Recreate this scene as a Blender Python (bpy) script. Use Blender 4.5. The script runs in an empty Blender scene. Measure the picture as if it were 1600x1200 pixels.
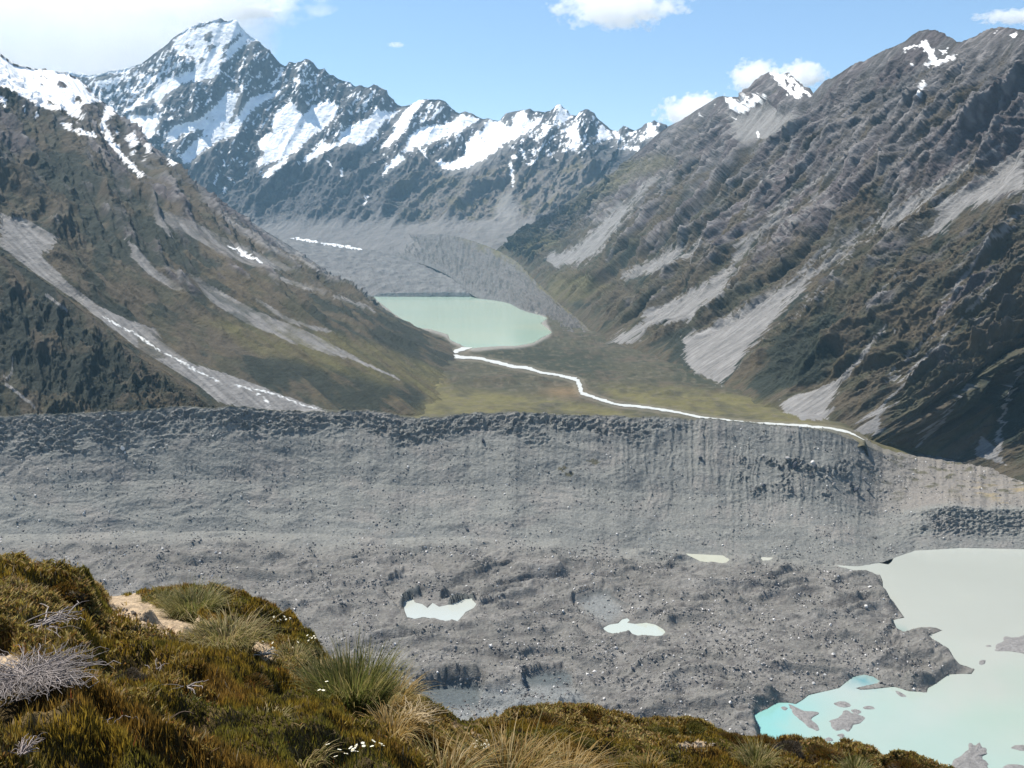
import bpy, math, random
import numpy as np
from mathutils import Vector, Matrix

# ------------------------------------------------------------------ camera, world, sun, exposure
sc = bpy.context.scene
COL = sc.collection
F = 1716.0                                    # focal length in photo pixels (1600 wide)
PITCH = math.atan(225.0 / F)
cd = bpy.data.cameras.new('camera'); cam = bpy.data.objects.new('camera', cd); COL.objects.link(cam)
cd.sensor_width = 36.0; cd.lens = 36.0 * F / 1600.0
cd.clip_start = 0.1; cd.clip_end = 80000.0
cam.location = (0, 0, 0); cam.rotation_euler = (math.radians(90) - PITCH, 0, 0)
sc.camera = cam

SUN_EL, SUN_AZ = math.radians(60), math.radians(-57)      # azimuth from +Y, towards +X
to_sun = Vector((math.sin(SUN_AZ) * math.cos(SUN_EL), math.cos(SUN_AZ) * math.cos(SUN_EL), math.sin(SUN_EL)))
w = bpy.data.worlds.new('World'); sc.world = w; w.use_nodes = True
wn = w.node_tree.nodes; wl = w.node_tree.links
bg = wn['Background']; sky = wn.new('ShaderNodeTexSky'); sky.sky_type = 'NISHITA'
sky.sun_disc = False; sky.sun_elevation = SUN_EL; sky.sun_rotation = SUN_AZ
sky.altitude = 1250; sky.air_density = 1.0; sky.dust_density = 0.0; sky.ozone_density = 3.0
wl.new(sky.outputs['Color'], bg.inputs['Color']); bg.inputs['Strength'].default_value = 0.084
sd = bpy.data.lights.new('sun', 'SUN'); sun = bpy.data.objects.new('sun', sd); COL.objects.link(sun)
sd.energy = 4.7; sd.angle = math.radians(0.53); sd.color = (1.0, 0.94, 0.84)
sun.rotation_euler = to_sun.to_track_quat('Z', 'Y').to_euler(); sun.location = (-2000, 4000, 6000)
sc.view_settings.view_transform = 'Standard'; sc.view_settings.look = 'None'
sc.view_settings.gamma = 1.0; sc.view_settings.use_curve_mapping = False
sc.view_settings.exposure = 0.9
sc.cycles.use_denoising = True
try: sc.cycles.denoiser = 'OPENIMAGEDENOISE'
except Exception: pass
sc.cycles.max_bounces = 16; sc.cycles.diffuse_bounces = 3; sc.cycles.volume_bounces = 16
sc.cycles.transparent_max_bounces = 8; sc.cycles.volume_max_steps = 128

SEED = 7
rng = np.random.default_rng(SEED); random.seed(SEED)

# ------------------------------------------------------------------ geometry of the view (for surveying places from the photograph)
SP, CP = math.sin(PITCH), math.cos(PITCH)
def ray(px, py):
    px = np.asarray(px, float); py = np.asarray(py, float)
    a = (px - 800) / F; b = (py - 600) / F
    d = CP - b * SP
    return a / d, (-SP - b * CP) / d
def P3(px, py, Y):
    rx, rz = ray(px, py); Y = np.asarray(Y, float)
    return np.stack([rx * Y, Y + 0 * rx, rz * Y], -1)
def onz(px, py, z):
    rx, rz = ray(px, py); Y = z / rz
    return np.stack([rx * Y, Y, 0 * Y + z], -1)
def proj(p):
    x, y, z = p[..., 0], p[..., 1], p[..., 2]
    d = np.maximum(y * CP - z * SP, 0.05)
    return 800 + F * x / d, 600 - F * (y * SP + z * CP) / d

# ------------------------------------------------------------------ noise
def _h(ix, iy, seed):
    h = (ix.astype(np.int64) * 374761393 + iy.astype(np.int64) * 668265263 + seed * 1442695041) & 0xffffffff
    h = ((h ^ (h >> 13)) * 1274126177) & 0xffffffff
    return (h ^ (h >> 16)) & 0xffffffff
_GA = np.arange(1024) * (2 * math.pi / 1024); _GX = np.cos(_GA); _GY = np.sin(_GA)
def pn(x, y, seed=0):
    x = np.asarray(x, float); y = np.asarray(y, float)
    x, y = np.broadcast_arrays(x, y)
    ix = np.floor(x); iy = np.floor(y); fx = x - ix; fy = y - iy
    ux = fx * fx * fx * (fx * (fx * 6 - 15) + 10); uy = fy * fy * fy * (fy * (fy * 6 - 15) + 10)
    def g(dx, dy):
        k = _h(ix + dx, iy + dy, seed) & 1023
        return _GX[k] * (fx - dx) + _GY[k] * (fy - dy)
    a, b, c, d = g(0, 0), g(1, 0), g(0, 1), g(1, 1)
    return ((a + (b - a) * ux) * (1 - uy) + (c + (d - c) * ux) * uy) * 1.5
def fbm(x, y, oct=5, seed=0, gain=0.5, lac=2.03):
    s = 0; a = 1.0
    for k in range(oct):
        s = s + a * pn(x, y, seed + k * 17); x = x * lac + 3.1; y = y * lac + 1.7; a *= gain
    return s
def ridged(x, y, oct=5, seed=0, gain=0.5, lac=2.03):
    s = 0; a = 1.0; wgt = 1.0
    for k in range(oct):
        n = 1 - np.abs(pn(x, y, seed + k * 17)) * 1.6; n = np.clip(n, 0, 1) ** 2
        s = s + a * n * wgt; wgt = np.clip(n * 1.6, 0.15, 1); x = x * lac + 3.1; y = y * lac + 1.7; a *= gain
    return s - 0.75
def sst(a, b, x):
    t = np.clip((x - a) / (b - a), 0, 1); return t * t * (3 - 2 * t)

# ------------------------------------------------------------------ masks: outlines of snow, scree, plants... surveyed on the photograph
MW, MH, MO = 1800, 1400, 100
def newm(): return np.zeros((MH, MW), np.float32)
def fill(m, pts, val=1.0):
    p = np.array(pts, float) + MO
    x0, y0 = np.floor(p.min(0)).astype(int) - 1; x1, y1 = np.ceil(p.max(0)).astype(int) + 2
    x0 = max(x0, 0); y0 = max(y0, 0); x1 = min(x1, MW); y1 = min(y1, MH)
    if x1 <= x0 or y1 <= y0: return m
    X, Y = np.meshgrid(np.arange(x0, x1) + .5, np.arange(y0, y1) + .5); ins = np.zeros(X.shape, bool)
    for (ax, ay), (bx, by) in zip(p, np.roll(p, -1, 0)):
        if ay == by: continue
        c = ((ay > Y) != (by > Y)) & (X < (bx - ax) * (Y - ay) / (by - ay) + ax); ins ^= c
    sub = m[y0:y1, x0:x1]; sub[ins] = np.maximum(sub[ins], val) if val > 0 else 0
    return m
def stroke(m, pts, wd, val=1.0):
    """pts (x, y) or (x, y, width)"""
    for a, b in zip(pts[:-1], pts[1:]):
        wa = a[2] if len(a) > 2 else wd; wb = b[2] if len(b) > 2 else wd; W = max(wa, wb)
        ax, ay, bx, by = a[0] + MO, a[1] + MO, b[0] + MO, b[1] + MO
        x0 = max(int(min(ax, bx) - W - 2), 0); x1 = min(int(max(ax, bx) + W + 3), MW)
        y0 = max(int(min(ay, by) - W - 2), 0); y1 = min(int(max(ay, by) + W + 3), MH)
        if x1 <= x0 or y1 <= y0: continue
        X, Y = np.meshgrid(np.arange(x0, x1) + .5, np.arange(y0, y1) + .5)
        dx, dy = bx - ax, by - ay; t = np.clip(((X - ax) * dx + (Y - ay) * dy) / (dx * dx + dy * dy + 1e-9), 0, 1)
        d = np.hypot(X - ax - t * dx, Y - ay - t * dy); ww = (wa + (wb - wa) * t) / 2
        v = np.clip(ww - d + .5, 0, 1) * val
        m[y0:y1, x0:x1] = np.maximum(m[y0:y1, x0:x1], v)
    return m
def blur(m, r):
    m = m.astype(np.float32)
    for _ in range(3):
        k = max(int(r), 1); n = 2 * k + 1
        for ax in (0, 1):
            pad = [(0, 0), (0, 0)]; pad[ax] = (k + 1, k)
            c = np.cumsum(np.pad(m, pad, mode='edge'), axis=ax, dtype=np.float64)
            m = ((c[n:] - c[:-n]) if ax == 0 else (c[:, n:] - c[:, :-n])) / n
    return m.astype(np.float32)
def samp(m, px, py):
    x = np.clip(px + MO - .5, 0, MW - 1.01); y = np.clip(py + MO - .5, 0, MH - 1.01)
    ix = x.astype(int); iy = y.astype(int); fx = x - ix; fy = y - iy
    return (m[iy, ix] * (1 - fx) + m[iy, ix + 1] * fx) * (1 - fy) + (m[iy + 1, ix] * (1 - fx) + m[iy + 1, ix + 1] * fx) * fy
def polys(lst, m=None):
    m = newm() if m is None else m
    for p in lst: fill(m, p)
    return m

SNOW_FAR = polys([
 [(322,40),(345,28),(375,32),(388,48),(401,61),(392,66),(380,72),(366,83),(358,92),(345,98),(341,105),(346,114),(330,122),(310,127),(296,126),(285,131),(275,139),(262,146),(254,152),(250,160),(256,168),(250,170),(243,162),(240,152),(225,160),(200,174),(188,181),(196,170),(228,150),(240,142),(250,130),(262,122),(276,119),(290,112),(300,104),(305,92),(300,88),(282,84),(275,75),(272,62),(285,52),(305,46)],
 [(200,180),(212,180),(232,181),(245,178),(255,174),(250,184),(243,200),(240,210),(235,218),(225,210),(205,195)],
 [(355,141),(374,147),(368,165),(360,185),(357,196),(366,188),(375,178),(385,160),(396,150),(410,149),(424,143),(436,139),(437,145),(425,152),(408,163),(395,172),(385,184),(374,200),(368,212),(345,218),(330,228),(310,242),(298,252),(286,256),(281,247),(290,235),(305,220),(318,208),(319,200),(300,205),(285,210),(272,222),(258,222),(262,208),(272,197),(290,191),(312,186),(334,168),(346,155)],
 [(426,184),(434,172),(447,163),(458,160),(466,172),(474,180),(486,168),(500,162),(513,154),(521,160),(528,166),(525,180),(515,192),(500,205),(485,213),(472,228),(462,238),(452,243),(430,252),(405,260),(401,256),(407,246),(414,240),(404,230),(402,222),(416,210),(427,206),(425,192)],
 [(463,257),(480,243),(497,228),(503,218),(510,225),(528,223),(545,209),(552,214),(535,226),(510,236),(488,250)],
 [(409,277),(416,268),(433,254),(452,243),(446,254),(430,268),(419,277)],
 [(533,207),(545,198),(560,190),(575,185),(592,166),(594,172),(603,175),(626,173),(614,182),(600,190),(590,205),(577,220),(562,228),(550,223),(535,226),(528,216)],
 [(594,231),(600,222),(613,208),(622,190),(630,176),(644,162),(652,153),(664,155),(652,168),(642,184),(632,204),(622,215),(607,229)],
 [(630,236),(640,214),(650,203),(656,198),(690,195),(710,189),(720,179),(732,181),(750,184),(742,192),(715,206),(693,215),(670,224),(652,226),(640,238)],
 [(597,277),(600,265),(612,252),(622,241),(634,247),(625,255),(610,263)],
 [(757,192),(764,187),(782,189),(792,198),(801,196),(800,184),(808,178),(818,172),(824,180),(828,192),(838,184),(850,182),(836,200),(820,209),(804,218),(793,221),(775,236),(755,249),(733,261),(705,266),(692,263),(680,253),(688,250),(700,256),(714,248),(726,244),(727,228),(737,212),(748,206),(758,200)],
 [(868,166),(880,164),(886,176),(897,181),(888,187),(876,191),(868,187),(862,186),(872,178)],
 [(908,183),(905,196),(900,202),(903,208),(907,218),(903,228),(901,236),(892,234),(888,226),(893,220),(886,208),(880,205),(888,200),(898,194)],
 [(935,202),(941,194),(950,205),(960,215),(948,218),(934,216)],[(955,198),(964,204),(972,216),(979,221),(970,221),(960,212)],
 [(925,182),(928,180),(930,190),(926,188)],[(976,211),(992,203),(996,207),(980,213)],
 [(1011,190),(1022,197),(1026,195),(1021,205),(1031,206),(1020,215),(1008,216),(1001,222),(997,213),(1010,211)],
 [(964,233),(975,227),(985,231),(998,228),(998,235),(980,233)],
 [(879,234),(888,231),(886,238)],[(848,192),(862,196),(853,202),(845,200)],[(832,242),(845,234),(847,228),(840,232)],
 [(801,244),(808,243),(806,248),(800,247)],[(822,258),(837,249),(834,255)]])
for s in ([(797,252,3),(800,270,4),(802,291,2)],[(342,266,2),(335,287,3)],[(350,250,3),(351,262,2)],[(353,294,3),(349,302,2)],[(575,306,1),(568,322,3)],[(535,276,3),(534,262,2)],[(512,251,2),(519,261,3)],
          [(815,233,4),(820,243,3),(817,250,1)],[(860,200,2),(845,214,4)],[(850,226,2),(833,241,4)],[(915,208,3),(913,222,2)],[(933,213,2),(938,222,3)],[(630,236,3),(650,226,5),(668,223,4)],[(552,214,3),(536,222,3),(560,214,3),(590,212,2)],
          [(740,182,2),(712,212,2)],[(700,222,3),(692,232,2)],[(655,230,3),(668,248,2)],[(870,190,3),(850,206,3)],[(905,190,3),(878,206,4)],[(200,160,2),(245,120,3)],[(215,135,3),(260,110,2)],[(150,130,6),(185,125,8)],[(140,112,8),(200,112,6)],
          [(345,110,2),(385,140,3)],[(395,120,2),(376,145,3)],[(440,110,3),(432,130,3)],[(480,100,2),(470,125,3)],[(460,125,6),(480,130,5)],[(560,150,3),(550,165,2)],[(586,140,3),(568,166,4)],[(675,165,3),(660,190,3)],[(690,165,2),(676,185,3)],[(330,75,3),(345,60,3)]): stroke(SNOW_FAR, s, 2)
# faces where snow and rock are mingled: share of snow
stroke(SNOW_FAR, [(60,132,8),(105,112,8),(140,118,9),(165,112,8),(200,106,7),(222,98,4)], 8); stroke(SNOW_FAR, [(285,50,7),(310,34,9),(345,26,8),(372,31,8),(400,60,5)], 8)
MOT = newm()
for p in ([(318,52),(328,48),(334,56),(326,66),(320,62)],[(322,72),(336,70),(338,76),(326,80)],[(292,68),(302,74),(300,78),(290,74)],[(375,52),(380,56),(362,70),(348,80),(346,76),(360,64)],[(348,84),(354,80),(352,90),(344,96)],[(308,92),(318,90),(322,96),(312,98)],[(334,32),(350,29),(356,33),(344,36)],[(298,100),(306,98),(304,108),(298,112)]): fill(SNOW_FAR, p, 0)
for p, v in (([(100,130),(200,115),(285,62),(305,92),(288,112),(240,150),(185,180),(130,150)],.64),([(350,95),(400,65),(445,100),(430,140),(395,150),(375,150),(345,120)],.34),
             ([(230,170),(330,125),(350,140),(340,165),(290,190),(250,240),(220,215)],.32),([(445,95),(485,95),(520,125),(505,160),(440,165),(420,200),(395,215),(405,160)],.42),
             ([(520,125),(600,135),(625,170),(590,178),(520,200),(510,150)],.33),([(250,205),(330,205),(300,260),(255,235)],.42),([(640,160),(690,155),(712,190),(650,198),(630,210)],.44),
             ([(510,190),(545,185),(545,215),(490,235)],.40),([(650,215),(740,190),(750,205),(728,230),(640,245),(630,260)],.30),([(780,180),(850,172),(870,165),(930,175),(975,215),(900,245),(820,255),(790,225)],.38),
             ([(380,230),(420,250),(405,270),(350,290),(340,250)],.22),([(360,180),(400,180),(380,230),(330,240)],.3),([(575,200),(640,180),(625,240),(590,260)],.30),([(960,200),(1040,190),(1030,225),(960,235)],.30)): 
    fill(MOT, p, v)
MOT = blur(MOT, 4)
SNOW_LEFT = polys([
 [(-100,40),(0,83),(20,98),(50,106),(100,112),(122,122),(135,136),(150,152),(163,158),(155,163),(146,158),(137,166),(132,172),(138,178),(128,186),(122,190),(110,180),(100,170),(88,172),(64,166),(45,155),(22,142),(0,133),(-100,110)],
 [(155,193),(164,190),(178,222),(196,245),(214,263),(229,276),(218,275),(196,254),(178,234),(165,218)],
 [(200,216),(207,204),(212,214),(216,224),(209,230),(209,246),(205,238)],[(164,158),(176,170),(182,176),(172,184),(165,196),(156,192),(162,178)],[(181,200),(187,208),(184,212)],
 [(95,190),(110,198),(135,206),(150,208),(154,214),(132,210),(108,202)],[(36,160),(42,166),(40,174),(37,168)],[(0,148),(10,156),(8,168),(4,158)],[(55,178),(60,174),(58,186)]])
for s in ([(218,214,2),(232,232,3),(238,242,1)],[(264,245,2),(274,258,3)],[(225,242,2),(224,252,3)],[(355,384,2),(385,398,5),(412,410,2)]): stroke(SNOW_LEFT, s, 2)
for p in ([(88,128),(96,126),(103,130),(104,138),(98,140),(90,134)],[(120,150),(128,152),(126,160),(118,160)],[(60,118),(72,120),(66,123)],[(128,165),(142,160),(158,160),(150,170),(138,178),(128,182),(122,186)],[(70,155),(85,160),(88,165),(76,162)]): fill(SNOW_LEFT, p, 0)
SNOW_RIGHT = polys([
 [(1128,152),(1142,152),(1152,157),(1162,158),(1164,148),(1168,150),(1173,158),(1178,149),(1184,146),(1186,151),(1196,147),(1196,155),(1182,160),(1173,168),(1163,176),(1153,179),(1144,172),(1136,160)],
 [(1203,113),(1212,112),(1222,119),(1229,114),(1240,122),(1250,135),(1262,142),(1269,151),(1258,146),(1252,152),(1243,154),(1234,146),(1222,136),(1211,124)],
 [(1410,77),(1420,73),(1436,69),(1446,63),(1451,66),(1453,75),(1460,80),(1464,92),(1470,94),(1498,82),(1493,90),(1466,100),(1444,105),(1453,93),(1448,82),(1436,72),(1422,76),(1413,81)],
 [(1465,75),(1481,79),(1480,85),(1470,83)],[(1443,121),(1448,133),(1438,144),(1431,148),(1436,136)],[(1182,204),(1189,211),(1184,213)],[(1452,143),(1459,141),(1454,147)],[(1422,98),(1428,98),(1424,102)],[(1423,155),(1420,160),(1418,160)],[(1580,53),(1590,53),(1582,57)],[(1550,48),(1556,49),(1552,51)],[(1093,175),(1094,185),(1091,180)],[(1117,160),(1120,167),(1116,164)],[(1145,184),(1152,187),(1147,189)]])
for p in ([(1160,165),(1170,158),(1172,162),(1164,168)],[(1226,120),(1232,132),(1229,136),(1224,126)],[(1238,128),(1246,142),(1243,146),(1237,136)],[(1216,122),(1222,134),(1218,130)]): fill(SNOW_RIGHT, p, 0)
SCREE = polys([
 [(1392,343),(1350,372),(1300,404),(1250,434),(1200,458),(1140,493),(1068,528),(1070,560),(1080,576),(1100,588),(1124,600),(1148,578),(1165,552),(1200,515),(1226,480),(1262,440),(1320,396),(1372,360)],
 [(1158,392),(1140,420),(1100,445),(1060,462),(1012,488),(1000,503),(1040,505),(1082,500),(1090,488),(1130,457),(1145,425)],
 [(953,532),(985,512),(1030,496),(1012,512),(998,526),(985,536),(965,536)],
 [(1324,576),(1300,598),(1222,627),(1222,640),(1260,656),(1292,656),(1297,630),(1312,602)],
 [(1392,623),(1370,640),(1333,670),(1350,680),(1377,676),(1376,650)],
 [(1600,246),(1520,288),(1478,310),(1455,350),(1430,372),(1470,362),(1500,335),(1560,308),(1600,292)],
 [(995,318),(960,356),(935,395),(905,412),(868,418),(850,402),(895,388),(940,352)],
 [(1075,372),(1030,400),(980,424),(960,434),(990,434),(1030,422),(1060,404)],
 [(1138,178),(1146,215),(1165,226),(1205,214),(1240,190),(1250,175),(1222,178),(1195,157),(1165,178)],
 [(1532,680),(1524,712),(1570,726),(1556,700),(1545,690)],[(1428,702),(1446,682),(1440,700)],
 [(0,335),(40,342),(92,372),(66,398),(100,436),(150,476),(200,500),(240,512),(250,532),(300,568),(370,590),(430,613),(510,642),(480,648),(400,643),(340,628),(310,602),(270,577),(220,547),(180,517),(120,470),(60,430),(0,385)],
 [(198,376),(215,385),(242,420),(292,456),(270,452),(230,427),(205,400)],
 [(298,428),(340,452),(400,486),(480,518),(565,562),(520,556),(450,532),(380,502),(330,472)],
 [(232,318),(262,332),(300,344),(350,372),(420,402),(470,424),(400,418),(340,394),(290,364),(252,345)],
 [(380,332),(430,366),(482,404),(540,446),(505,430),(440,388)],
 [(340,330),(420,380),(470,410),(440,400),(370,360)],[(240,330),(262,352),(268,372),(250,352)],
 [(730,345),(775,330),(795,352),(815,330),(800,300),(792,285),(782,300),(770,330),(755,365),(820,360)]])
for s in ([(1385,348,22),(1430,315,14),(1500,268,8),(1570,225,4)],[(1150,400,16),(1195,352,9),(1245,300,5),(1300,262,3)],[(1320,582,9),(1352,548,5),(1392,512,3)],[(1560,262,14),(1620,225,8)],[(940,355,16),(1000,300,8),(1050,262,4)],[(1290,415,6),(1350,350,5),(1420,290,3)],[(1230,450,5),(1300,380,4)],[(1392,623,8),(1440,560,5),(1500,500,4),(1560,440,3)],[(1446,685,7),(1480,645,4),(1510,600,3)],[(1560,700,9),(1565,660,5),(1575,610,5),(1600,575,6)],[(1240,226,3),(1200,280,5),(1165,335,4)],[(1110,366,5),(1070,404,7)],[(1290,300,3),(1240,345,6),(1210,352,2)],
          [(1330,395,3),(1240,500,2)],[(1480,480,3),(1440,540,2),(1380,600,2)],[(1545,380,5),(1500,440,8),(1470,470,4)],[(1405,420,4),(1370,470,2)],[(1600,330,4),(1540,380,5)],[(550,560,4),(620,590,3)],[(420,430,6),(500,455,5),(580,482,4)],
          [(20,560,5),(10,600,4),(60,640,4)],[(75,462,5),(110,490,3)],[(405,470,4),(450,500,6),(520,520,5)],[(560,360,6),(510,385,3)],[(700,320,3),(640,352,8)],[(560,300,2),(510,352,8)],[(480,310,2),(430,350,8)],[(830,300,2),(760,350,3)]): stroke(SCREE, s, 3)
STREAMS = newm()
for s in ([(160,494,1.5),(176,503,3),(190,512,2),(212,522,3),(235,538,3.5),(252,550,3),(268,556,2.5),(285,566,3.5),(300,576,4),(318,584,3),(342,596,2)],[(365,600,2.5),(390,608,3),(410,618,2),(418,630,3),(422,636,2)],[(395,607,2),(430,616,2.5),(470,632,2),(500,641,3),(512,645,2)]): stroke(STREAMS, s, 2)
GRASS = polys([[(330,500),(420,510),(520,520),(600,545),(690,575),(700,600),(600,600),(480,570),(380,545)],[(300,490),(380,515),(470,535),(560,560),(620,585),(680,600),(760,612),(850,618),(950,640),(1060,655),(1060,690),(330,690),(300,640),(500,660),(640,652),(670,620),(640,595),(540,570),(450,548),(360,530)],
               [(930,600),(1060,605),(1180,622),(1250,650),(1330,668),(1380,690),(1330,700),(1200,672),(1060,645),(960,620)],[(1370,690),(1440,700),(1480,706),(1450,730),(1390,722)],
               [(850,430),(900,425),(960,450),(900,470),(862,470)],[(980,250),(1040,240),(1060,255),(1000,275),(920,320),(860,350),(880,320),(930,285)],[(700,360),(790,345),(850,350),(880,380),(820,400),(760,370)]])
DARKVEG = polys([[(350,560),(500,565),(600,592),(672,626),(640,642),(530,645),(430,610)],[(735,545),(780,533),(850,536),(900,548),(960,560),(940,590),(880,585),(800,568),(740,556)],
                 [(600,480),(650,512),(700,545),(720,556),(690,580),(620,560),(540,520),(480,470)],[(1170,570),(1230,510),(1280,500),(1330,520),(1300,590),(1220,620),(1160,600)],
                 [(0,440),(80,460),(150,520),(210,570),(230,620),(160,640),(40,600),(0,560)],[(60,220),(200,280),(290,360),(330,420),(300,430),(200,380),(60,290)],[(200,350),(300,430),(420,500),(400,500),(260,440),(180,380)],
                 [(1540,600),(1600,560),(1600,720),(1550,690)],[(1040,520),(1130,500),(1165,540),(1150,600),(1060,600)]])
SCREE_B = blur(SCREE, 7); SNOW_B = blur(np.maximum(SNOW_FAR, np.maximum(SNOW_LEFT, SNOW_RIGHT)), 4); SNOW_B2 = blur(SNOW_FAR, 6); GRASS = blur(GRASS, 4); DARKVEG = blur(DARKVEG, 8)

# ------------------------------------------------------------------ object helpers
def tag(o, label=None, cat=None, group=None, kind=None):
    if label: o['label'] = label
    if cat: o['category'] = cat
    if group: o['group'] = group
    if kind: o['kind'] = kind
    return o
def mesh_np(name, V, Fc, mat=None, col=None, parent=None, smooth=True):
    me = bpy.data.meshes.new(name); V = np.asarray(V, np.float32).reshape(-1, 3); Fc = np.asarray(Fc, np.int32)
    n, k = Fc.shape
    me.vertices.add(len(V)); me.vertices.foreach_set('co', V.ravel())
    me.loops.add(n * k); me.loops.foreach_set('vertex_index', Fc.ravel())
    me.polygons.add(n); me.polygons.foreach_set('loop_start', np.arange(0, n * k, k, dtype=np.int32))
    try: me.polygons.foreach_set('loop_total', np.full(n, k, np.int32))
    except Exception: pass
    me.polygons.foreach_set('use_smooth', np.full(n, smooth, bool))
    if col is not None:
        c = np.ones((len(V), 4), np.float32); c[:, :3] = np.asarray(col, np.float32).reshape(-1, 3); lu = c[:, :3].mean(1); c[:, :3] *= (.86 + .14 * sst(.5, .8, lu))[:, None]
        a = me.color_attributes.new('tint', 'FLOAT_COLOR', 'POINT'); a.data.foreach_set('color', c.ravel())
    me.update(calc_edges=True); me.validate()
    if mat: me.materials.append(mat)
    o = bpy.data.objects.new(name, me); COL.objects.link(o)
    if parent: o.parent = parent
    return o
def grid_faces(nu, nv, flip=False):
    i = np.arange(nu * nv, dtype=np.int32).reshape(nu, nv)
    a, b, c, d = i[:-1, :-1].ravel(), i[1:, :-1].ravel(), i[1:, 1:].ravel(), i[:-1, 1:].ravel()
    return np.stack([a, d, c, b] if flip else [a, b, c, d], 1)
def lerp3(a, b, t): return a + (b - a) * t[..., None]
def mixc(c, col, m): return c + (np.array(col, float) - c) * np.clip(m, 0, 1)[..., None]

def make_mat(name, rough=0.9, scales=(), bumps=(), spec=0.2, extra=None):
    """surface whose own colour is the mapped ground cover ('tint'), varied by noise; scales = (scale, amount), bumps = (scale, distance)"""
    m = bpy.data.materials.new(name); m.use_nodes = True; nt = m.node_tree; N = nt.nodes; L = nt.links
    b = N['Principled BSDF']; b.inputs['Roughness'].default_value = rough; b.inputs['Specular IOR Level'].default_value = spec
    at = N.new('ShaderNodeAttribute'); at.attribute_name = 'tint'; tc = N.new('ShaderNodeTexCoord'); cur = at.outputs['Color']
    for s, amt in scales:
        n = N.new('ShaderNodeTexNoise'); n.inputs['Scale'].default_value = s; n.inputs['Detail'].default_value = 6; n.inputs['Roughness'].default_value = 0.65
        L.new(tc.outputs['Object'], n.inputs['Vector'])
        r = N.new('ShaderNodeMapRange'); r.inputs[1].default_value = .28; r.inputs[2].default_value = .72; r.inputs[3].default_value = 1 - amt; r.inputs[4].default_value = 1 + amt
        L.new(n.outputs['Fac'], r.inputs[0]); v = N.new('ShaderNodeVectorMath'); v.operation = 'SCALE'
        L.new(cur, v.inputs[0]); L.new(r.outputs[0], v.inputs['Scale']); cur = v.outputs[0]
    L.new(cur, b.inputs['Base Color']); nrm = None
    for s, dist in bumps:
        n = N.new('ShaderNodeTexNoise'); n.inputs['Scale'].default_value = s; n.inputs['Detail'].default_value = 5; n.inputs['Roughness'].default_value = 0.6
        L.new(tc.outputs['Object'], n.inputs['Vector'])
        bp = N.new('ShaderNodeBump'); bp.inputs['Distance'].default_value = dist; bp.inputs['Strength'].default_value = 1.0
        L.new(n.outputs['Fac'], bp.inputs['Height'])
        if nrm: L.new(nrm, bp.inputs['Normal'])
        nrm = bp.outputs['Normal']
    if nrm: L.new(nrm, b.inputs['Normal'])
    return m
M_rock = make_mat('mountain_ground', .95, ((.03, .22), (.008, .12)), ((.02, 10.0), (.09, 4.5)))
M_far = make_mat('far_mountain_ground', .9, ((.01, .2),), ((.008, 30.0), (.03, 9.0)))
M_floor = make_mat('valley_ground', .95, ((.05, .22), (.012, .12)), ((.06, 3.0),))
M_gravel = make_mat('moraine_gravel', .95, ((.25, .28), (1.1, .22), (.02, .08)), ((.12, 3.0), (.5, 1.2)))
M_turf = make_mat('turf', .95, ((9, .35), (40, .3)), ((25, .03),))
M_plant = make_mat('plant_tint', .7, (), (), .25)
def _leafy(m):
    N = m.node_tree.nodes; L = m.node_tree.links; b = N['Principled BSDF']; t = N.new('ShaderNodeBsdfTranslucent'); mx = N.new('ShaderNodeMixShader'); mx.inputs[0].default_value = .46
    src = b.inputs['Base Color'].links[0].from_socket; L.new(src, t.inputs['Color']); L.new(b.outputs[0], mx.inputs[1]); L.new(t.outputs[0], mx.inputs[2]); L.new(mx.outputs[0], N['Material Output'].inputs['Surface'])
M_leaf = make_mat('leaf_tint', .6, (), (), .3); _leafy(M_leaf)
M_stone = make_mat('stone_tint', .9, ((2.0, .2),), ((3.0, .08),))
M_water = make_mat('glacial_meltwater', .12, ((.006, .03),), ((.35, .03),), .5)

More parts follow.
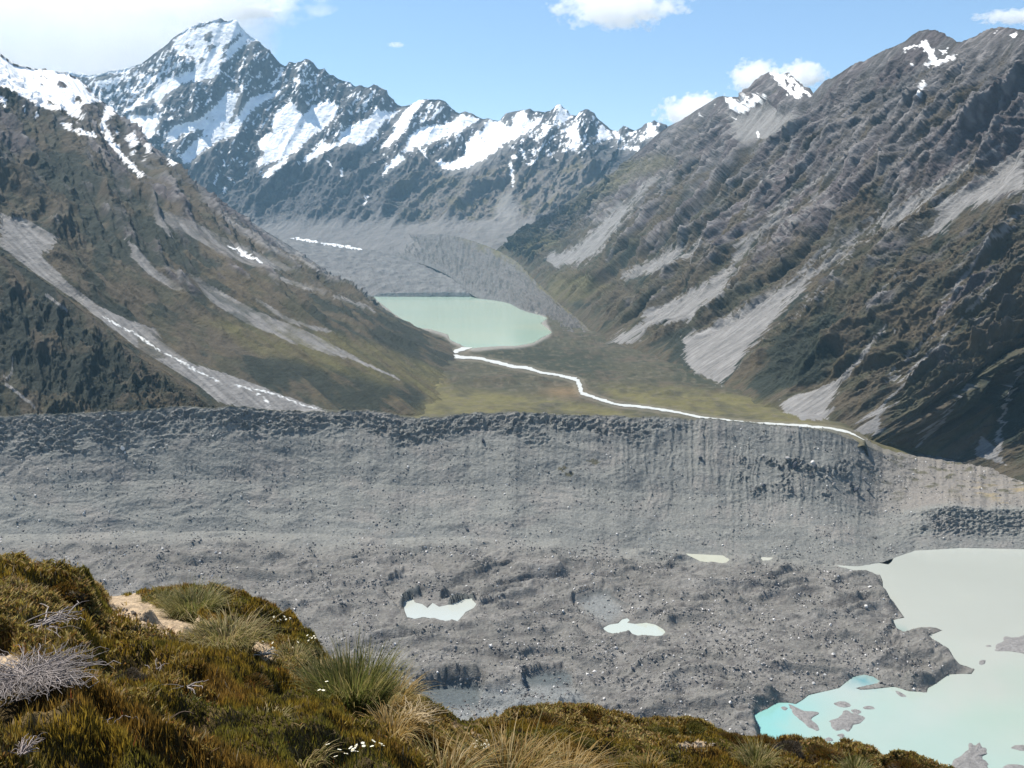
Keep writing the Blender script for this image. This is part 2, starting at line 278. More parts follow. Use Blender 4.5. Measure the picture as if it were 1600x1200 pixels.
# ------------------------------------------------------------------ lofted terrain
def cr(vals, u):
    """Catmull-Rom through rows of vals (n, k) at float indices u"""
    n = len(vals); i = np.clip(np.floor(u).astype(int), 0, n - 2); t = (u - i)[:, None]
    p0 = vals[np.clip(i - 1, 0, n - 1)]; p1 = vals[i]; p2 = vals[i + 1]; p3 = vals[np.clip(i + 2, 0, n - 1)]
    return p1 + .5 * t * (p2 - p0 + t * (2 * p0 - 5 * p1 + 4 * p2 - p3 + t * (3 * (p1 - p2) + p3 - p0)))
def mountain(name, feet, tops, sky_line, step, nv, amp, rib, seed, colour, mat, concave=.06, back=700, deep=70, jag=6.0, relief=None, taper=.9, ribamp=1.0, lowv=.16):
    feet = np.array(feet, float); tops = np.array(tops, float)
    seg = np.maximum(np.hypot(*(feet[1:, :2] - feet[:-1, :2]).T), np.hypot(*(tops[1:, :2] - tops[:-1, :2]).T))
    us = np.concatenate([k + np.arange(max(int(s / step), 2)) / max(int(s / step), 2) for k, s in enumerate(seg)] + [[len(seg)]])
    f = cr(feet, us); t = cr(tops, us)
    if sky_line is not None:
        sx, sy = np.array(sky_line, float).T; t[:, 1] = np.interp(t[:, 0], sx, sy)
    A = P3(f[:, 0], f[:, 1], f[:, 2]); B = P3(t[:, 0], t[:, 1], t[:, 2])
    v = np.linspace(0, 1, nv)
    hgt = (B[:, 2] - A[:, 2])
    G = A[:, None] + (B - A)[:, None] * v[None, :, None]
    G[..., 2] -= concave * np.sin(math.pi * v)[None] * hgt[:, None]
    out = (A - B); out[:, 2] = 0; out /= np.linalg.norm(out, axis=1)[:, None] + 1e-9
    nf = 6; foot = A[:, None] + out[:, None] * (np.linspace(1, 1 / nf, nf) * 2.2 * deep)[None, :, None]; foot[..., 2] -= (np.linspace(1, 1 / nf, nf) * deep)[None]
    nb = 24; tb = np.linspace(1 / nb, 1, nb)
    bk = B[:, None] - out[:, None] * (tb * back * 1.3)[None, :, None]; bk[..., 2] -= (tb ** .8 * back)[None]
    G = np.concatenate([foot, G, bk], 1); vv = np.concatenate([np.zeros(nf), v, np.ones(nb)])
    du = np.gradient(G, axis=0); dv = np.gradient(G, axis=1); Nn = np.cross(dv, du); Nn /= np.linalg.norm(Nn, axis=2)[..., None] + 1e-9
    Nn *= np.where(Nn[..., 2:3] < 0, -1, 1)
    mid = (A + B) / 2; s = np.concatenate([[0], np.cumsum(np.linalg.norm(np.diff(mid, axis=0), axis=1))])[:, None] + 0 * vv[None]
    ln = np.linalg.norm(B - A, axis=1).mean(); tt = np.concatenate([-np.linspace(1, 1 / nf, nf) * 2.5 * deep, v * ln, ln + tb * back * 1.5])[None] + 0 * s
    wx = fbm(s / (rib * 3), tt / (rib * 3), 3, seed + 5) * rib * .5
    sw, tw = s + wx, tt
    R = (ridged(sw / rib, tw / (rib * 3.6), 3, seed, .55) + .42 * ridged(sw / (rib * .40), tw / (rib * 2.0), 4, seed + 50, .5)) * ribamp
    s2 = s + fbm(s / (rib * .6), tt / rib, 3, seed + 95) * rib * .12
    Fi = .6 * ridged(s2 / (rib * .15), tt / (rib * .7), 6, seed + 90, .68) + .3 * ridged((s2 + .5 * tt) / (rib * .22), (tt - .4 * s2) / (rib * .34), 5, seed + 93, .6)
    px, py = proj(G)
    sb = samp(SCREE_B, px, py) if relief is None else relief(px, py)
    low = sst(0, lowv, vv)[None] * 1.0
    tap = 1 - taper * sst(.86, 1.0, vv)[None] * (vv[None] <= 1)
    D = amp * (R + .36 * Fi) * (1 - .88 * sb) * (.15 + .85 * low) * tap - amp * .30 * sb * low * tap
    rg = ridged(s / (jag * 9), s * 0 + .3, 4, seed + 7)
    D = D + jag * rg * np.exp(-((vv - 1) / .02) ** 2)[None]
    G2 = G + Nn * D[..., None]
    px2, py2 = proj(G2)
    cv = (R + .5 * Fi)
    C = colour(px2, py2, G2, cv, vv[None] + 0 * s, s, tt, sb)
    o = mesh_np(name, G2, grid_faces(G.shape[0], G.shape[1]), mat, C)
    tag(o, kind='structure'); return o, G2

def edge(m, px, py, G, sc_, amt, lo=.35, hi=.6, seed=3):
    n1 = fbm(px / sc_, py / sc_, 4, seed) * amt; n2 = fbm(px / sc_ + 40, py / sc_ + 9, 4, seed + 9) * amt
    return sst(lo, hi, samp(m, px + n1, py + n2))

ROCK = (.105, .102, .104); ROCKL = (.22, .21, .21); ROCKP = (.098, .086, .090); BROWN = (.080, .067, .048); OLIVE = (.060, .058, .038); SCRUB = (.024, .031, .024)
GREYSC = (.19, .186, .182); YGRASS = (.118, .108, .048); SNOWC = (.92, .93, .94)
def col_slopes(snow, veg_hi=.62, rocky=1.0, seed=11, dark=1.0):
    def fn(px, py, G, cv, v, s, t, sb):
        n1 = fbm(s / 260, t / 520, 5, seed); n2 = fbm(s / 60, t / 150, 5, seed + 1); n3 = fbm(s / 18, t / 60, 4, seed + 2)
        base = np.zeros(px.shape + (3,)) + ROCK
        base = mixc(base, ROCKP, sst(-.2, .4, n1)); base = mixc(base, ROCKL, sst(.12, .6, n3 + .55 * cv - .05) * .8); base = mixc(base, (.05, .048, .05), sst(.15, .6, fbm(s / 26, t / 110, 4, seed + 60)) * .65)
        veg = sst(.15, -.25, (v - veg_hi) + .35 * n1 + .32 * n2 * rocky + .18 * cv * rocky)
        vcol = np.zeros(px.shape + (3,)) + BROWN; vcol = mixc(vcol, OLIVE, sst(-.3, .4, n2)); vcol = mixc(vcol, (.105, .084, .052), sst(.2, .8, n3 + n1) * .6)
        vcol = mixc(vcol, SCRUB, sst(.0, .45, fbm(s / 110, t / 160, 5, seed + 8) + .9 * samp(DARKVEG, px, py) - .24 - .25 * cv) * .92)
        base = mixc(base, vcol, veg); base = mixc(base, YGRASS, samp(GRASS, px, py) * (.55 + .4 * n2))
        base = base * dark
        en = fbm(s / 16, t / 130, 4, seed + 33) * 9; sm = sst(.25, .6, samp(SCREE, px + en, py + en * .6)); sm *= .35 + .65 * sst(-.9, -.3, n3 * .7 + n2 * .4 + .8 * sb)
        sm = sm * (1 - (.55 * sst(-.4, .3, n2 + .4 * n1) + .1) * (px < 600) * (py < 560 + 0 * px) * (px > 215))
        gs = np.array(GREYSC)[None, None] * (1 + .30 * fbm(s / 14, t / 260, 5, seed + 30)[..., None]) ; 
        base = base + (gs - base) * sm[..., None]
        base = mixc(base, (.62, .64, .64), edge(STREAMS, px, py, G, 5, 2.4, .35, .9) * sst(-.5, .1, fbm(px / 7, py / 7, 3, 35)))
        sn = edge(snow, px, py, G, 9, 4.5) * sst(-1.1, -.7, n3)
        return mixc(base, SNOWC, sn)
    return fn
def col_far(px, py, G, cv, v, s, t, sb):
    n1 = fbm(s / 500, t / 900, 5, 61); n2 = fbm(s / 140, t / 260, 5, 62); n3 = fbm(px / 5, py / 7, 4, 63); n4 = fbm(s / 45, t / 150, 4, 64)
    base = np.zeros(px.shape + (3,)) + (.066, .068, .076); base = mixc(base, (.13, .125, .12), sst(.1, .8, n4 + .4 * n1))
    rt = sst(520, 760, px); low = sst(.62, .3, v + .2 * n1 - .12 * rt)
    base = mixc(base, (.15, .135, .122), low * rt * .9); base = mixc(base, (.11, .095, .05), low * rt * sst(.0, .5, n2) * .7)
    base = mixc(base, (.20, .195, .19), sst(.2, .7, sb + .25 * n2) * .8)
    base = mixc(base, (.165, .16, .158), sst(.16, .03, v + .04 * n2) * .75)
    sn = edge(SNOW_FAR, px, py, G, 6, 3.0); mo = samp(MOT, px, py)
    dg = fbm((px + py * .6) / 5.2, (py - px * .5) / 15, 4, 65, .6) * .8 + .35 * n3
    sp = sst(.0, .12, dg - (.70 - mo)) * (mo > .06)
    holes = sst(-.78, -.95, dg + .25 * n3)
    sn = np.maximum(sn * (1 - holes * .8), sp)
    return mixc(base, (.92, .935, .95), sn)

# far range with the high snow summit
SKY_FAR = [(-400,170),(-100,150),(60,135),(105,112),(140,118),(165,112),(200,106),(222,98),(240,84),(255,74),(272,58),(290,46),(310,36),(325,34),(337,29),(345,28),(352,32),(362,30),(372,33),(378,42),(385,50),(400,62),(411,72),(422,80),(430,88),(440,98),(447,102),(452,96),(462,98),(470,96),(478,91),(484,95),(490,99),(500,108),(508,107),(516,116),(522,116),(530,122),(540,127),(548,128),(556,135),(566,133),(574,137),(584,131),(596,138),(604,142),(612,152),(620,160),(628,166),(640,163),(652,157),(664,155),(676,154),(688,155),(698,158),(704,167),(712,173),(718,176),(726,174),(740,178),(748,182),(754,186),(762,184),(770,187),(780,188),(786,182),(795,176),(806,173),(820,172),(828,170),(836,173),(848,174),(858,173),(866,167),(872,163),(878,164),(884,170),(892,178),(900,180),(906,175),(914,170),(922,172),(930,178),(938,188),(948,196),(956,202),(966,205),(974,195),(982,198),(992,203),(1002,199),(1012,192),(1022,190),(1034,192),(1045,198),(1080,210),(1150,230),(1300,260)]
fx = [-400,-200,-40,90,180,270,345,420,480,560,620,690,760,820,880,940,1010,1080,1200]
tops = [(x, 0, 12800 - abs(x - 345) * .9) for x in fx]
feetY = [11200,11200,11200,11000,11000,11000,11000,11000,10900,10800,10600,10400,10200,10000,9900,9800,9700,9600,9600]
feet = [(x - 150 + max(0, (x - 500)) * .10, 362 - max(0, x - 500) * .012, y) for x, y in zip(fx, feetY)]
def rel_far(px, py): return np.clip(1.7 * samp(SNOW_B2, px, py) + samp(SCREE_B, px, py), 0, 1)
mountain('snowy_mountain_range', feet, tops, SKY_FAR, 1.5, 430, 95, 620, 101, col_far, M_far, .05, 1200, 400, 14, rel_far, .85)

# right-hand mountainside
SKY_R = [(760,371),(800,368),(830,350),(850,335),(880,320),(905,303),(930,288),(960,268),(985,246),(1010,226),(1030,208),(1045,197),(1066,187),(1088,172),(1108,160),(1122,151),(1130,149),(1142,151),(1155,152),(1163,146),(1172,137),(1182,124),(1194,116),(1204,111),(1214,116),(1222,118),(1231,112),(1240,120),(1250,130),(1262,138),(1272,146),(1280,136),(1290,125),(1300,122),(1316,112),(1332,101),(1350,96),(1368,85),(1385,77),(1400,71),(1415,64),(1426,54),(1438,47),(1452,45),(1466,47),(1480,55),(1490,62),(1500,66),(1510,62),(1525,56),(1540,48),(1556,43),(1575,43),(1600,45),(1640,40),(1700,28),(1800,15),(2050,-40),(2300,-80),(2900,-160)]
feet = [(785,384,9400),(795,396,9200),(808,412,8900),(822,430,8300),(846,456,6900),(878,484,5900),(915,508,5200),(950,532,4400),(1060,572,3500),(1140,606,2985),(1220,642,2590),(1340,684,2330),(1440,706,2340),(1540,724,2270),(1650,746,2150),(1850,790,1950)]
tops = [(798,0,9500),(850,0,9300),(930,0,9000),(1045,0,8400),(1130,0,7000),(1210,0,6300),(1290,0,5200),(1455,0,4400),(1620,0,3700),(1800,0,3250),(2050,0,2850),(2300,0,2550),(2500,0,2400),(2700,0,2200),(2900,0,2000),(3200,0,1800)]
mountain('right_mountainside', feet, tops, SKY_R, 1.6, 760, 56, 300, 211, col_slopes(SNOW_RIGHT, .60, 1.0, 11, .88), M_rock, .05, 900, 90, 7)

# left-hand mountainside
SKY_L = [(-1100,-150),(-700,-100),(-400,-40),(-150,45),(0,83),(20,98),(50,106),(75,110),(100,112),(122,122),(135,136),(150,152),(163,160),(176,170),(184,180),(200,196),(215,210),(235,226),(255,246),(275,262),(300,280),(330,302),(360,325),(390,345),(420,364),(450,382),(480,402),(505,420),(530,438),(552,452),(575,462)]
feet = [(596,480,6900),(622,498,5500),(664,520,4700),(712,546,4050),(700,592,3190),(680,642,2600),(560,648,2560),(395,662,2480),(215,610,2700),(-30,520,3000),(-300,360,3300),(-700,350,3000)]
tops = [(562,0,7300),(482,0,7000),(400,0,6500),(305,0,6200),(200,0,5800),(100,0,5300),(0,0,4800),(-150,0,4300),(-400,0,3900),(-700,0,3500),(-1000,0,3200),(-1500,0,2900)]
mountain('left_mountainside', feet, tops, SKY_L, 1.8, 640, 48, 300, 307, col_slopes(SNOW_LEFT, .78, .9, 41, .86), M_rock, .10, 900, 90, 7, lowv=.55)
# nearer bushy spur on the left
SKY_S = [(-400,189),(-200,299),(-60,369),(0,397),(30,413),(60,431),(90,453),(120,477),(150,501),(180,525),(200,543),(230,565),(270,591),(300,613),(325,631),(345,643)]
feet = [(352,668,2330),(310,672,2310),(200,684,2270),(100,694,2210),(-20,704,2160),(-200,724,2080),(-500,740,2000)]
tops = [(343,0,2420),(270,0,2600),(200,0,2700),(120,0,2800),(0,0,2900),(-200,0,2950),(-400,0,2900)]
mountain('bushy_spur', feet, tops, SKY_S, 1.5, 330, 22, 130, 401, col_slopes(SNOW_LEFT, 1.25, .5, 71, .72), M_rock, .03, 300, 60, 4)

# ------------------------------------------------------------------ valley floor and the far lake
LAKE2 = [(583,463),(610,463),(660,463),(705,461),(733,460),(746,459),(762,463),(783,467),(800,475),(816,482),(836,490),(856,497),(845,505),(855,513),(863,520),(852,525),(846,528),(833,536),(805,541),(780,541),(755,544),(740,546),(733,544),(723,541),(703,531),(700,523),(686,519),(673,515),(650,512),(630,508),(633,502),(615,490),(600,478),(590,470)]
RIVER = [(730,543,7),(712,550,7),(706,554,6),(720,558,5),(745,560,4),(775,566,4),(800,572,5),(825,576,5),(845,582,3.5),(870,586,3.5),(888,590,5),(900,594,8),(905,600,12),(907,608,12),(910,614,8),(925,620,5),(940,625,5),(965,632,4),(1000,636,4),(1030,640,4),(1060,645,4),(1100,653,4),(1135,657,4),(1170,661,3.5),(1215,663,3),(1250,665,4),(1280,668,5),(1310,672,6),(1332,678,6),(1350,686,3)]
ZF, ZL2 = -400.0, -402.0
def tr_mask(pts): return fill(newm(), pts)
mL2 = tr_mask(LAKE2); mRiv = stroke(newm(), RIVER, 4); mRivB = blur(stroke(newm(), [(a, b, c + 8) for a, b, c in RIVER], 9), 2)
RIV_T = [(a, b - .6, c) for a, b, c in RIVER]
def floor_h(x, y):
    p = np.stack([x, y, 0 * x + ZF], -1); px, py = proj(p)
    h = fbm(x / 240, y / 240, 4, 501) * 9 + ridged(x / 80, y / 80, 4, 502) * 6.0 * sst(-.2, .4, fbm(x / 500, y / 500, 2, 5)) * sst(650, 600, py)
    h = h - 84 * sst(1290, 1480, px) * sst(620, 690, py)
    h = h - 45 * sst(1350, 1378, px) * sst(672, 686, py)
    rb = samp(mRivB, px, py); h = h * (1 - .92 * rb) - .5 * rb
    q = np.stack([x, y, 0 * x + ZL2], -1); lx, ly = proj(q); lm = samp(mL2, lx, ly); lb = samp(mL2B, lx, ly)
    h = h * (1 - .9 * np.clip(lb * 1.6, 0, 1)) + lb * 0
    h = np.where(lm > .5, -6.0, np.maximum(h, np.where(lb > .1, -.6, h)))
    return h + (13 * np.exp(-((px - 795) / 62) ** 2 - ((py - 550) / 6) ** 2) + 10 * np.exp(-((px - 905) / 60) ** 2 - ((py - 553) / 8) ** 2)) * (1 - rb) * (lm < .5)
mL2B = blur(mL2, 5)
cx = np.arange(-250, 1900, 1.6); cy = np.concatenate([np.arange(447, 691, 1.0), []])
PX, PY = np.meshgrid(cx, cy, indexing='ij'); G = onz(PX, PY, ZF); X, Y = G[..., 0], G[..., 1]
H = floor_h(X, Y); G[..., 2] = ZF + H
px, py = proj(G)
n1 = fbm(X / 160, Y / 260, 5, 511); n2 = fbm(X / 35, Y / 60, 4, 512); n3 = fbm(X / 10, Y / 24, 3, 513)
C = np.zeros(G.shape) + OLIVE; C = mixc(C, BROWN, sst(-.2, .4, n1)); C = mixc(C, (.038, .042, .028), sst(.1, .5, n2 + .4 * n1) * .85)
C = mixc(C, YGRASS, np.clip(samp(GRASS, px, py) * (.75 + .7 * n1 + .5 * n2), 0, 1)); C = mixc(C, (.032, .038, .025), samp(DARKVEG, px, py) * sst(-.6, .1, n2 + .3)); C = mixc(C, (.12, .105, .075), sst(.3, .6, fbm(X / 22, Y / 50, 4, 514) - .2 * n1) * .5)
C = mixc(C, GREYSC, edge(SCREE, px, py, G, 10, 5))
C = mixc(C, (.25, .24, .22), sst(.12, .4, samp(mL2B, px, py)) * .8)
C = mixc(C, (.17, .155, .12), sst(.35, .7, samp(mRivB, px, py)) * .45); C = mixc(C, (.235, .23, .225), sst(1380, 1470, px + 20 * n2) * sst(706, 722, py + 5 * n2))
C = mixc(C, (.22, .15, .08), np.exp(-((px - 880) / 30) ** 2 - ((py - 612) / 8) ** 2) * .6)
tag(mesh_np('valley_floor', G, grid_faces(len(cx), len(cy), True), M_floor, C), kind='structure')

def water_sheet(name, pts, z, colf, step=None):
    """flat water surface over a surveyed shoreline, as a fine triangle fan grid cut to the outline"""
    import bmesh
    bm = bmesh.new(); P = np.array(pts, float); q = onz(P[:, 0], P[:, 1], z)
    vs = [bm.verts.new(tuple(a)) for a in q]; f = bm.faces.new(vs); bmesh.ops.triangulate(bm, faces=[f])
    bmesh.ops.recalc_face_normals(bm, faces=bm.faces[:])
    for k in range(step or 0):
        bmesh.ops.subdivide_edges(bm, edges=bm.edges[:], cuts=1, use_grid_fill=True)
    for f in bm.faces:
        if f.normal.z < 0: f.normal_flip()
    me = bpy.data.meshes.new(name); bm.to_mesh(me); bm.free(); me.materials.append(M_water)
    co = np.empty(len(me.vertices) * 3, np.float32); me.vertices.foreach_get('co', co); co = co.reshape(-1, 3)
    c = np.ones((len(co), 4), np.float32); c[:, :3] = colf(co) * .80
    a = me.color_attributes.new('tint', 'FLOAT_COLOR', 'POINT'); a.data.foreach_set('color', c.ravel())
    o = bpy.data.objects.new(name, me); COL.objects.link(o); tag(o, kind='structure'); return o
def c_l2(co):
    x, y = co[:, 0], co[:, 1]; n = fbm(x / 500, y / 160, 4, 31)
    return mixc(np.zeros((len(co), 3)) + (.44, .60, .48), (.49, .61, .47), sst(-.3, .5, n))
water_sheet('far_lake_water', LAKE2, ZL2 + .2, c_l2, 4)

def ribbon(name, pts, hfun, lift, mat, colr, sub=14, rag=.5):
    P = np.array(pts, float); u = np.linspace(0, len(P) - 1, (len(P) - 1) * sub + 1); Q = cr(P, u)
    c = onz(Q[:, 0], Q[:, 1], ZF)
    top = onz(Q[:, 0], Q[:, 1] - Q[:, 2] / 2, ZF); bot = onz(Q[:, 0], Q[:, 1] + Q[:, 2] / 2, ZF)
    Q[:, 2] *= .5 + .22 * fbm(u * 1.3, u * 0 + 7, 3, 78)
    T = np.gradient(c[:, :2], axis=0); T /= np.linalg.norm(T, axis=1)[:, None] + 1e-9; N2 = np.stack([-T[:, 1], T[:, 0]], 1)
    depth = (top - bot)[:, 1]; wy = np.abs(N2[:, 1]) * depth; wx_ = np.abs(N2[:, 0]) * Q[:, 2] * c[:, 1] / F
    half = np.sqrt(wy ** 2 + wx_ ** 2) / 2
    rows = []
    for k, e in enumerate(np.linspace(-1, 1, 5)):
        hw = half * (1 + rag * fbm(u * 2.6 + 9 * (e > 0), u * 0 + 3, 4, 77))
        p = c.copy(); p[:, :2] += N2 * (hw * e)[:, None]; p[:, 2] = ZF + hfun(p[:, 0], p[:, 1]) + lift; rows.append(p)
    G = np.stack(rows, 1)
    zz = G[..., 2].max(1); zz = np.convolve(np.pad(zz, 3, mode='edge'), np.ones(7) / 7, 'valid'); G[..., 2] = np.maximum(G[..., 2], zz[:, None])
    C = np.zeros(G.shape) + colr
    o = mesh_np(name, G, grid_faces(G.shape[0], 5), mat, C); tag(o, kind='structure'); return o
M_foam = make_mat('white_water', .5, ((.05, .12),), ((.2, .6),), .5)
ribbon('river', RIVER, floor_h, .9, M_foam, (.50, .52, .50))

# far debris-covered glacier tongue above the lake, with its ice front
us = np.linspace(0, 1, 330); TX = np.array([400, 470, 520, 545, 575, 600]); 
bot = np.stack([np.interp(us, [0, 1], [520, 757]), np.full(330, 464.), np.full(330, 7850.)], 1)
bot[:, 1] = np.interp(bot[:, 0], [520, 583, 640, 733, 757], [466, 465.5, 465, 463, 461])
icetop = bot.copy(); icetop[:, 1] -= np.interp(bot[:, 0], [520, 583, 600, 640, 690, 725, 745, 752], [3, 3, 7, 7.5, 7, 6, 2, 1]) + .8 * fbm(us * 40, us * 0, 3, 9); icetop[:, 2] = 7880
mid = np.stack([np.interp(us, [0, 1], [460, 775]), np.interp(us, [0, .5, 1], [400, 408, 424]), np.full(330, 9300.)], 1)
top = np.stack([np.interp(us, [0, 1], [360, 640]), np.interp(us, [0, .5, 1], [352, 356, 362]), np.full(330, 11300.)], 1)
top2 = top.copy(); top2[:, 2] = 12800; top2[:, 1] -= 2
K = [P3(a[:, 0], a[:, 1], a[:, 2]) for a in (bot, icetop, mid, top, top2)]
G = np.concatenate([K[0][:, None] + (K[1] - K[0])[:, None] * np.linspace(0, .9, 7)[None, :, None]] + [K[i][:, None] + (K[i + 1] - K[i])[:, None] * np.linspace(0, 1, n, endpoint=False)[None, :, None] for i, n in ((1, 120), (2, 130), (3, 20))], 1)
nr = np.arange(G.shape[1]); isf = sst(7, 10, nr)[None]
X, Y = G[..., 0], G[..., 1]
G[..., 2] += (ridged(X / 160, Y / 260, 5, 601) * 8 + fbm(X / 50, Y / 70, 4, 602) * 4) * isf; G[..., 0] += fbm(nr[None] / 3, us[:, None] * 60, 3, 603) * 3 * (1 - isf)
G[:, 0, 2] -= 14
G[..., 2] += 32 * sst(.72, .95, us)[:, None] * isf * sst(10, 60, nr)[None]
px, py = proj(G)
C = np.zeros(G.shape) + (.118, .116, .116); C = mixc(C, (.155, .152, .148), sst(-.2, .5, fbm(X / 90, Y / 200, 4, 604)))
C = mixc(C, (.10, .115, .12), (1 - isf) * sst(-.8, .4, fbm(us[:, None] * 60, nr[None] / 4, 3, 605) + .4))
ICE = newm()
for s in ([(450,368,3),(470,373,5),(490,376,5),(505,377,5)],[(505,379,4),(540,385,4),(566,390,2)],[(500,373,2),(540,380,3),(552,386,2)]): stroke(ICE, s, 3)
C = mixc(C, (.72, .76, .80), edge(ICE, px, py, G, 5, 2.5, .3, .5) * sst(-.5, -.1, fbm(px / 4, py / 2, 3, 606)))
tag(mesh_np('far_glacier_tongue', G, grid_faces(G.shape[0], G.shape[1]), M_far, C), kind='structure')

# lateral moraine slope on the right of that tongue
foot = [(470,374,10800),(560,390,10000),(640,402,9500),(700,425,8700),(742,457,7780),(790,472,7130),(818,485,6300),(860,499,5650),(870,522,4900),(905,548,4200)]
crest = [(480,368,11000),(560,368,10600),(640,366,10100),(705,368,9600),(760,384,8900),(806,408,8000),(838,440,7000),(874,474,6000),(905,500,5250),(945,540,4350)]
def col_mor(px, py, G, cv, v, s, t, sb):
    n = fbm(s / 60, t / 200, 4, 621); n2 = fbm(s / 200, t / 60, 4, 622)
    c = np.zeros(px.shape + (3,)) + (.125, .122, .12); c = mixc(c, (.075, .076, .075), sst(.05, .5, n + .3 * cv * 0 + .3 * n2) * .8)
    c = mixc(c, (.11, .10, .06), sst(.85, 1.0, v + .12 * n2) * .9 * sst(690, 780, px)); return mixc(c, YGRASS, sst(700, 800, px) * sst(.9, 1, v) * sst(.1, .5, n2) * .6)
mountain('lateral_moraine', foot, crest, None, 1.2, 120, 17, 85, 631, col_mor, M_rock, .12, 160, 25, 3, lambda a, b: a * 0, .7)

# ------------------------------------------------------------------ near basin: debris-covered glacier, moraine wall, lake bed
LAKE = [(1720,860),(1600,857),(1550,854),(1500,854),(1460,855),(1440,857),(1420,861),(1405,865),(1397,871),(1393,878),(1388,882),(1370,879),(1345,877),(1320,878),(1295,874),(1270,872),(1285,880),(1305,884),(1330,890),(1350,896),(1375,898),(1379,908),(1380,923),(1388,932),(1396,940),(1404,952),(1413,965),(1403,967),(1390,970),(1396,980),(1407,990),(1416,987),(1425,983),(1440,980),(1454,980),(1463,981),(1472,985),(1460,990),(1448,994),(1464,1004),(1477,1016),(1486,1026),(1495,1037),(1510,1041),(1523,1046),(1518,1053),(1500,1053),(1483,1054),(1474,1060),(1466,1066),(1458,1071),(1450,1075),(1448,1082),(1435,1081),(1419,1080),(1408,1076),(1396,1073),(1380,1075),(1361,1077),(1345,1078),(1337,1075),(1355,1071),(1378,1066),(1370,1061),(1364,1057),(1350,1054),(1334,1057),(1322,1066),(1311,1075),(1290,1080),(1264,1086),(1254,1094),(1244,1100),(1230,1098),(1215,1098),(1200,1107),(1177,1117),(1181,1124),(1186,1136),(1188,1142),(1188,1165),(1250,1250),(1720,1330)]
PONDS = [('pond', [(630,940),(645,934),(648,941),(660,944),(668,950),(676,942),(686,948),(696,946),(704,944),(714,940),(724,936),(738,935),(742,942),(746,944),(740,950),(728,956),(722,963),(714,972),(698,972),(676,967),(662,964),(648,967),(636,964),(632,954)], (.46,.49,.45)),
         ('pond', [(941,982),(952,976),(966,974),(972,968),(980,966),(984,969),(980,973),(992,975),(1010,973),(1024,976),(1036,983),(1040,988),(1034,993),(1015,995),(990,995),(966,992),(950,988)], (.46,.50,.44)),
         ('pond', [(1064,863),(1085,862),(1110,864),(1128,867),(1139,873),(1141,877),(1130,880),(1108,879),(1094,877),(1082,871)], (.46,.47,.39)),
         ('pond', [(1186,872),(1194,870),(1209,871),(1207,876),(1192,876)], (.46,.47,.41)), ('pond', [(1124,1066),(1136,1064),(1148,1067),(1138,1070)], (.66,.68,.66))]
ZG, ZW = -537.0, -545.0
mLk = fill(newm(), LAKE); mLkB = blur(mLk, 7)
mPd = newm(); 
for _, p, _c in PONDS: fill(mPd, p)
mPdB = blur(mPd, 5); mPdW = blur(mPd, 12)
# melt cliffs: pits with a steep far wall and a gentle near side
PITS = newm()
for pts, dep in (([(640,1080),(655,1070),(700,1066),(748,1068),(760,1074),(748,1100),(735,1130),(700,1155),(660,1150),(640,1110)], 15), ([(815,1056),(845,1048),(880,1044),(895,1052),(900,1080),(870,1110),(830,1095),(818,1075)], 9),
                 ([(595,914),(620,906),(655,906),(652,918),(640,940),(628,955),(615,938)], 14), ([(690,930),(705,922),(738,918),(748,926),(740,946),(700,960),(688,945)], 13), ([(895,935),(920,924),(945,922),(985,938),(982,950),(1000,975),(960,990),(930,975),(900,955)], 11)):
    p = np.array(pts, float); y0, y1 = p[:, 1].min() + 2, p[:, 1].max(); k = fill(newm(), pts)
    ramp = np.clip(1 - (np.arange(MH)[:, None] - MO - y0) / (y1 - y0), 0, 1) ** .7; PITS = np.maximum(PITS, k * ramp * dep)
PITS = blur(PITS, 1)
RISE = newm()
for pts, up in (([(626,946,3),(630,937,7),(640,930,8),(654,928,4)], 13), ([(692,962,4),(698,950,9),(708,942,10),(722,937,9),(740,933,4)], 14), ([(598,914,4),(625,909,6),(655,910,4)], 4), ([(900,935,4),(925,925,6),(948,924,6),(968,936,6),(986,942,4)], 5), ([(1100,858,4),(1128,860,9),(1142,868,4)], 6)): RISE = np.maximum(RISE, stroke(newm(), pts, 6) * up)
RISE = blur(RISE, 1)
_u = [-200,0,60,160,240,350,420,500,540,600,650,690,760,800,850,950,1050,1150,1200,1250,1300,1340,1380,1430,1500,1600,1800]
CRY = [652,650,647,643,638,634,639,643,640,643,652,649,646,643,646,650,652,658,663,666,675,690,708,717,723,731,750]
CRD = [2080,2100,2100,2100,2110,2110,2120,2130,2130,2130,2130,2130,2130,2130,2130,2130,2130,2130,2130,2130,2150,2180,2220,2260,2280,2280,2250]
BSY = [852,850,850,850,848,846,848,852,854,856,858,858,858,860,860,862,863,868,870,872,876,880,880,859,854,856,866]
cols = np.arange(-260, 1800, 1.45); cw = cols
cy_ = np.interp(cw, _u, CRY) + 3.0 * fbm(cw / 60, cw * 0, 4, 701) * sst(1300, 1150, cw) + 1.2 * fbm(cw / 9, cw * 0 + 5, 3, 702)
cdist = np.interp(cw, _u, CRD) + 6 * fbm(cw / 110, cw * 0 + 2, 3, 703); bsy = np.interp(cw, _u, BSY) + 5 * fbm(cw / 130, cw * 0 + 8, 3, 704) * sst(1050, 900, cw)
zb = ZG - 1.0 - 10 * sst(1290, 1385, cw)
Bp = onz(cw, bsy, ZG - 4); Bp[:, 2] = zb + 17 * sst(1060, 850, cw); Tp = P3(cw, cy_, cdist)
rt = sst(1290, 1465, cw)                                  # right part: low bluff, gravel terrace behind it
my = np.interp(cw, [1330, 1400, 1440, 1490, 1540, 1600, 1800], [815, 806, 797, 790, 796, 795, 800]) + 1.5 * fbm(cw / 12, cw * 0, 3, 7)
Mr = P3(cw, my, np.interp(cw, [1330, 1400, 1500, 1800], [2010, 2000, 1995, 1960]))
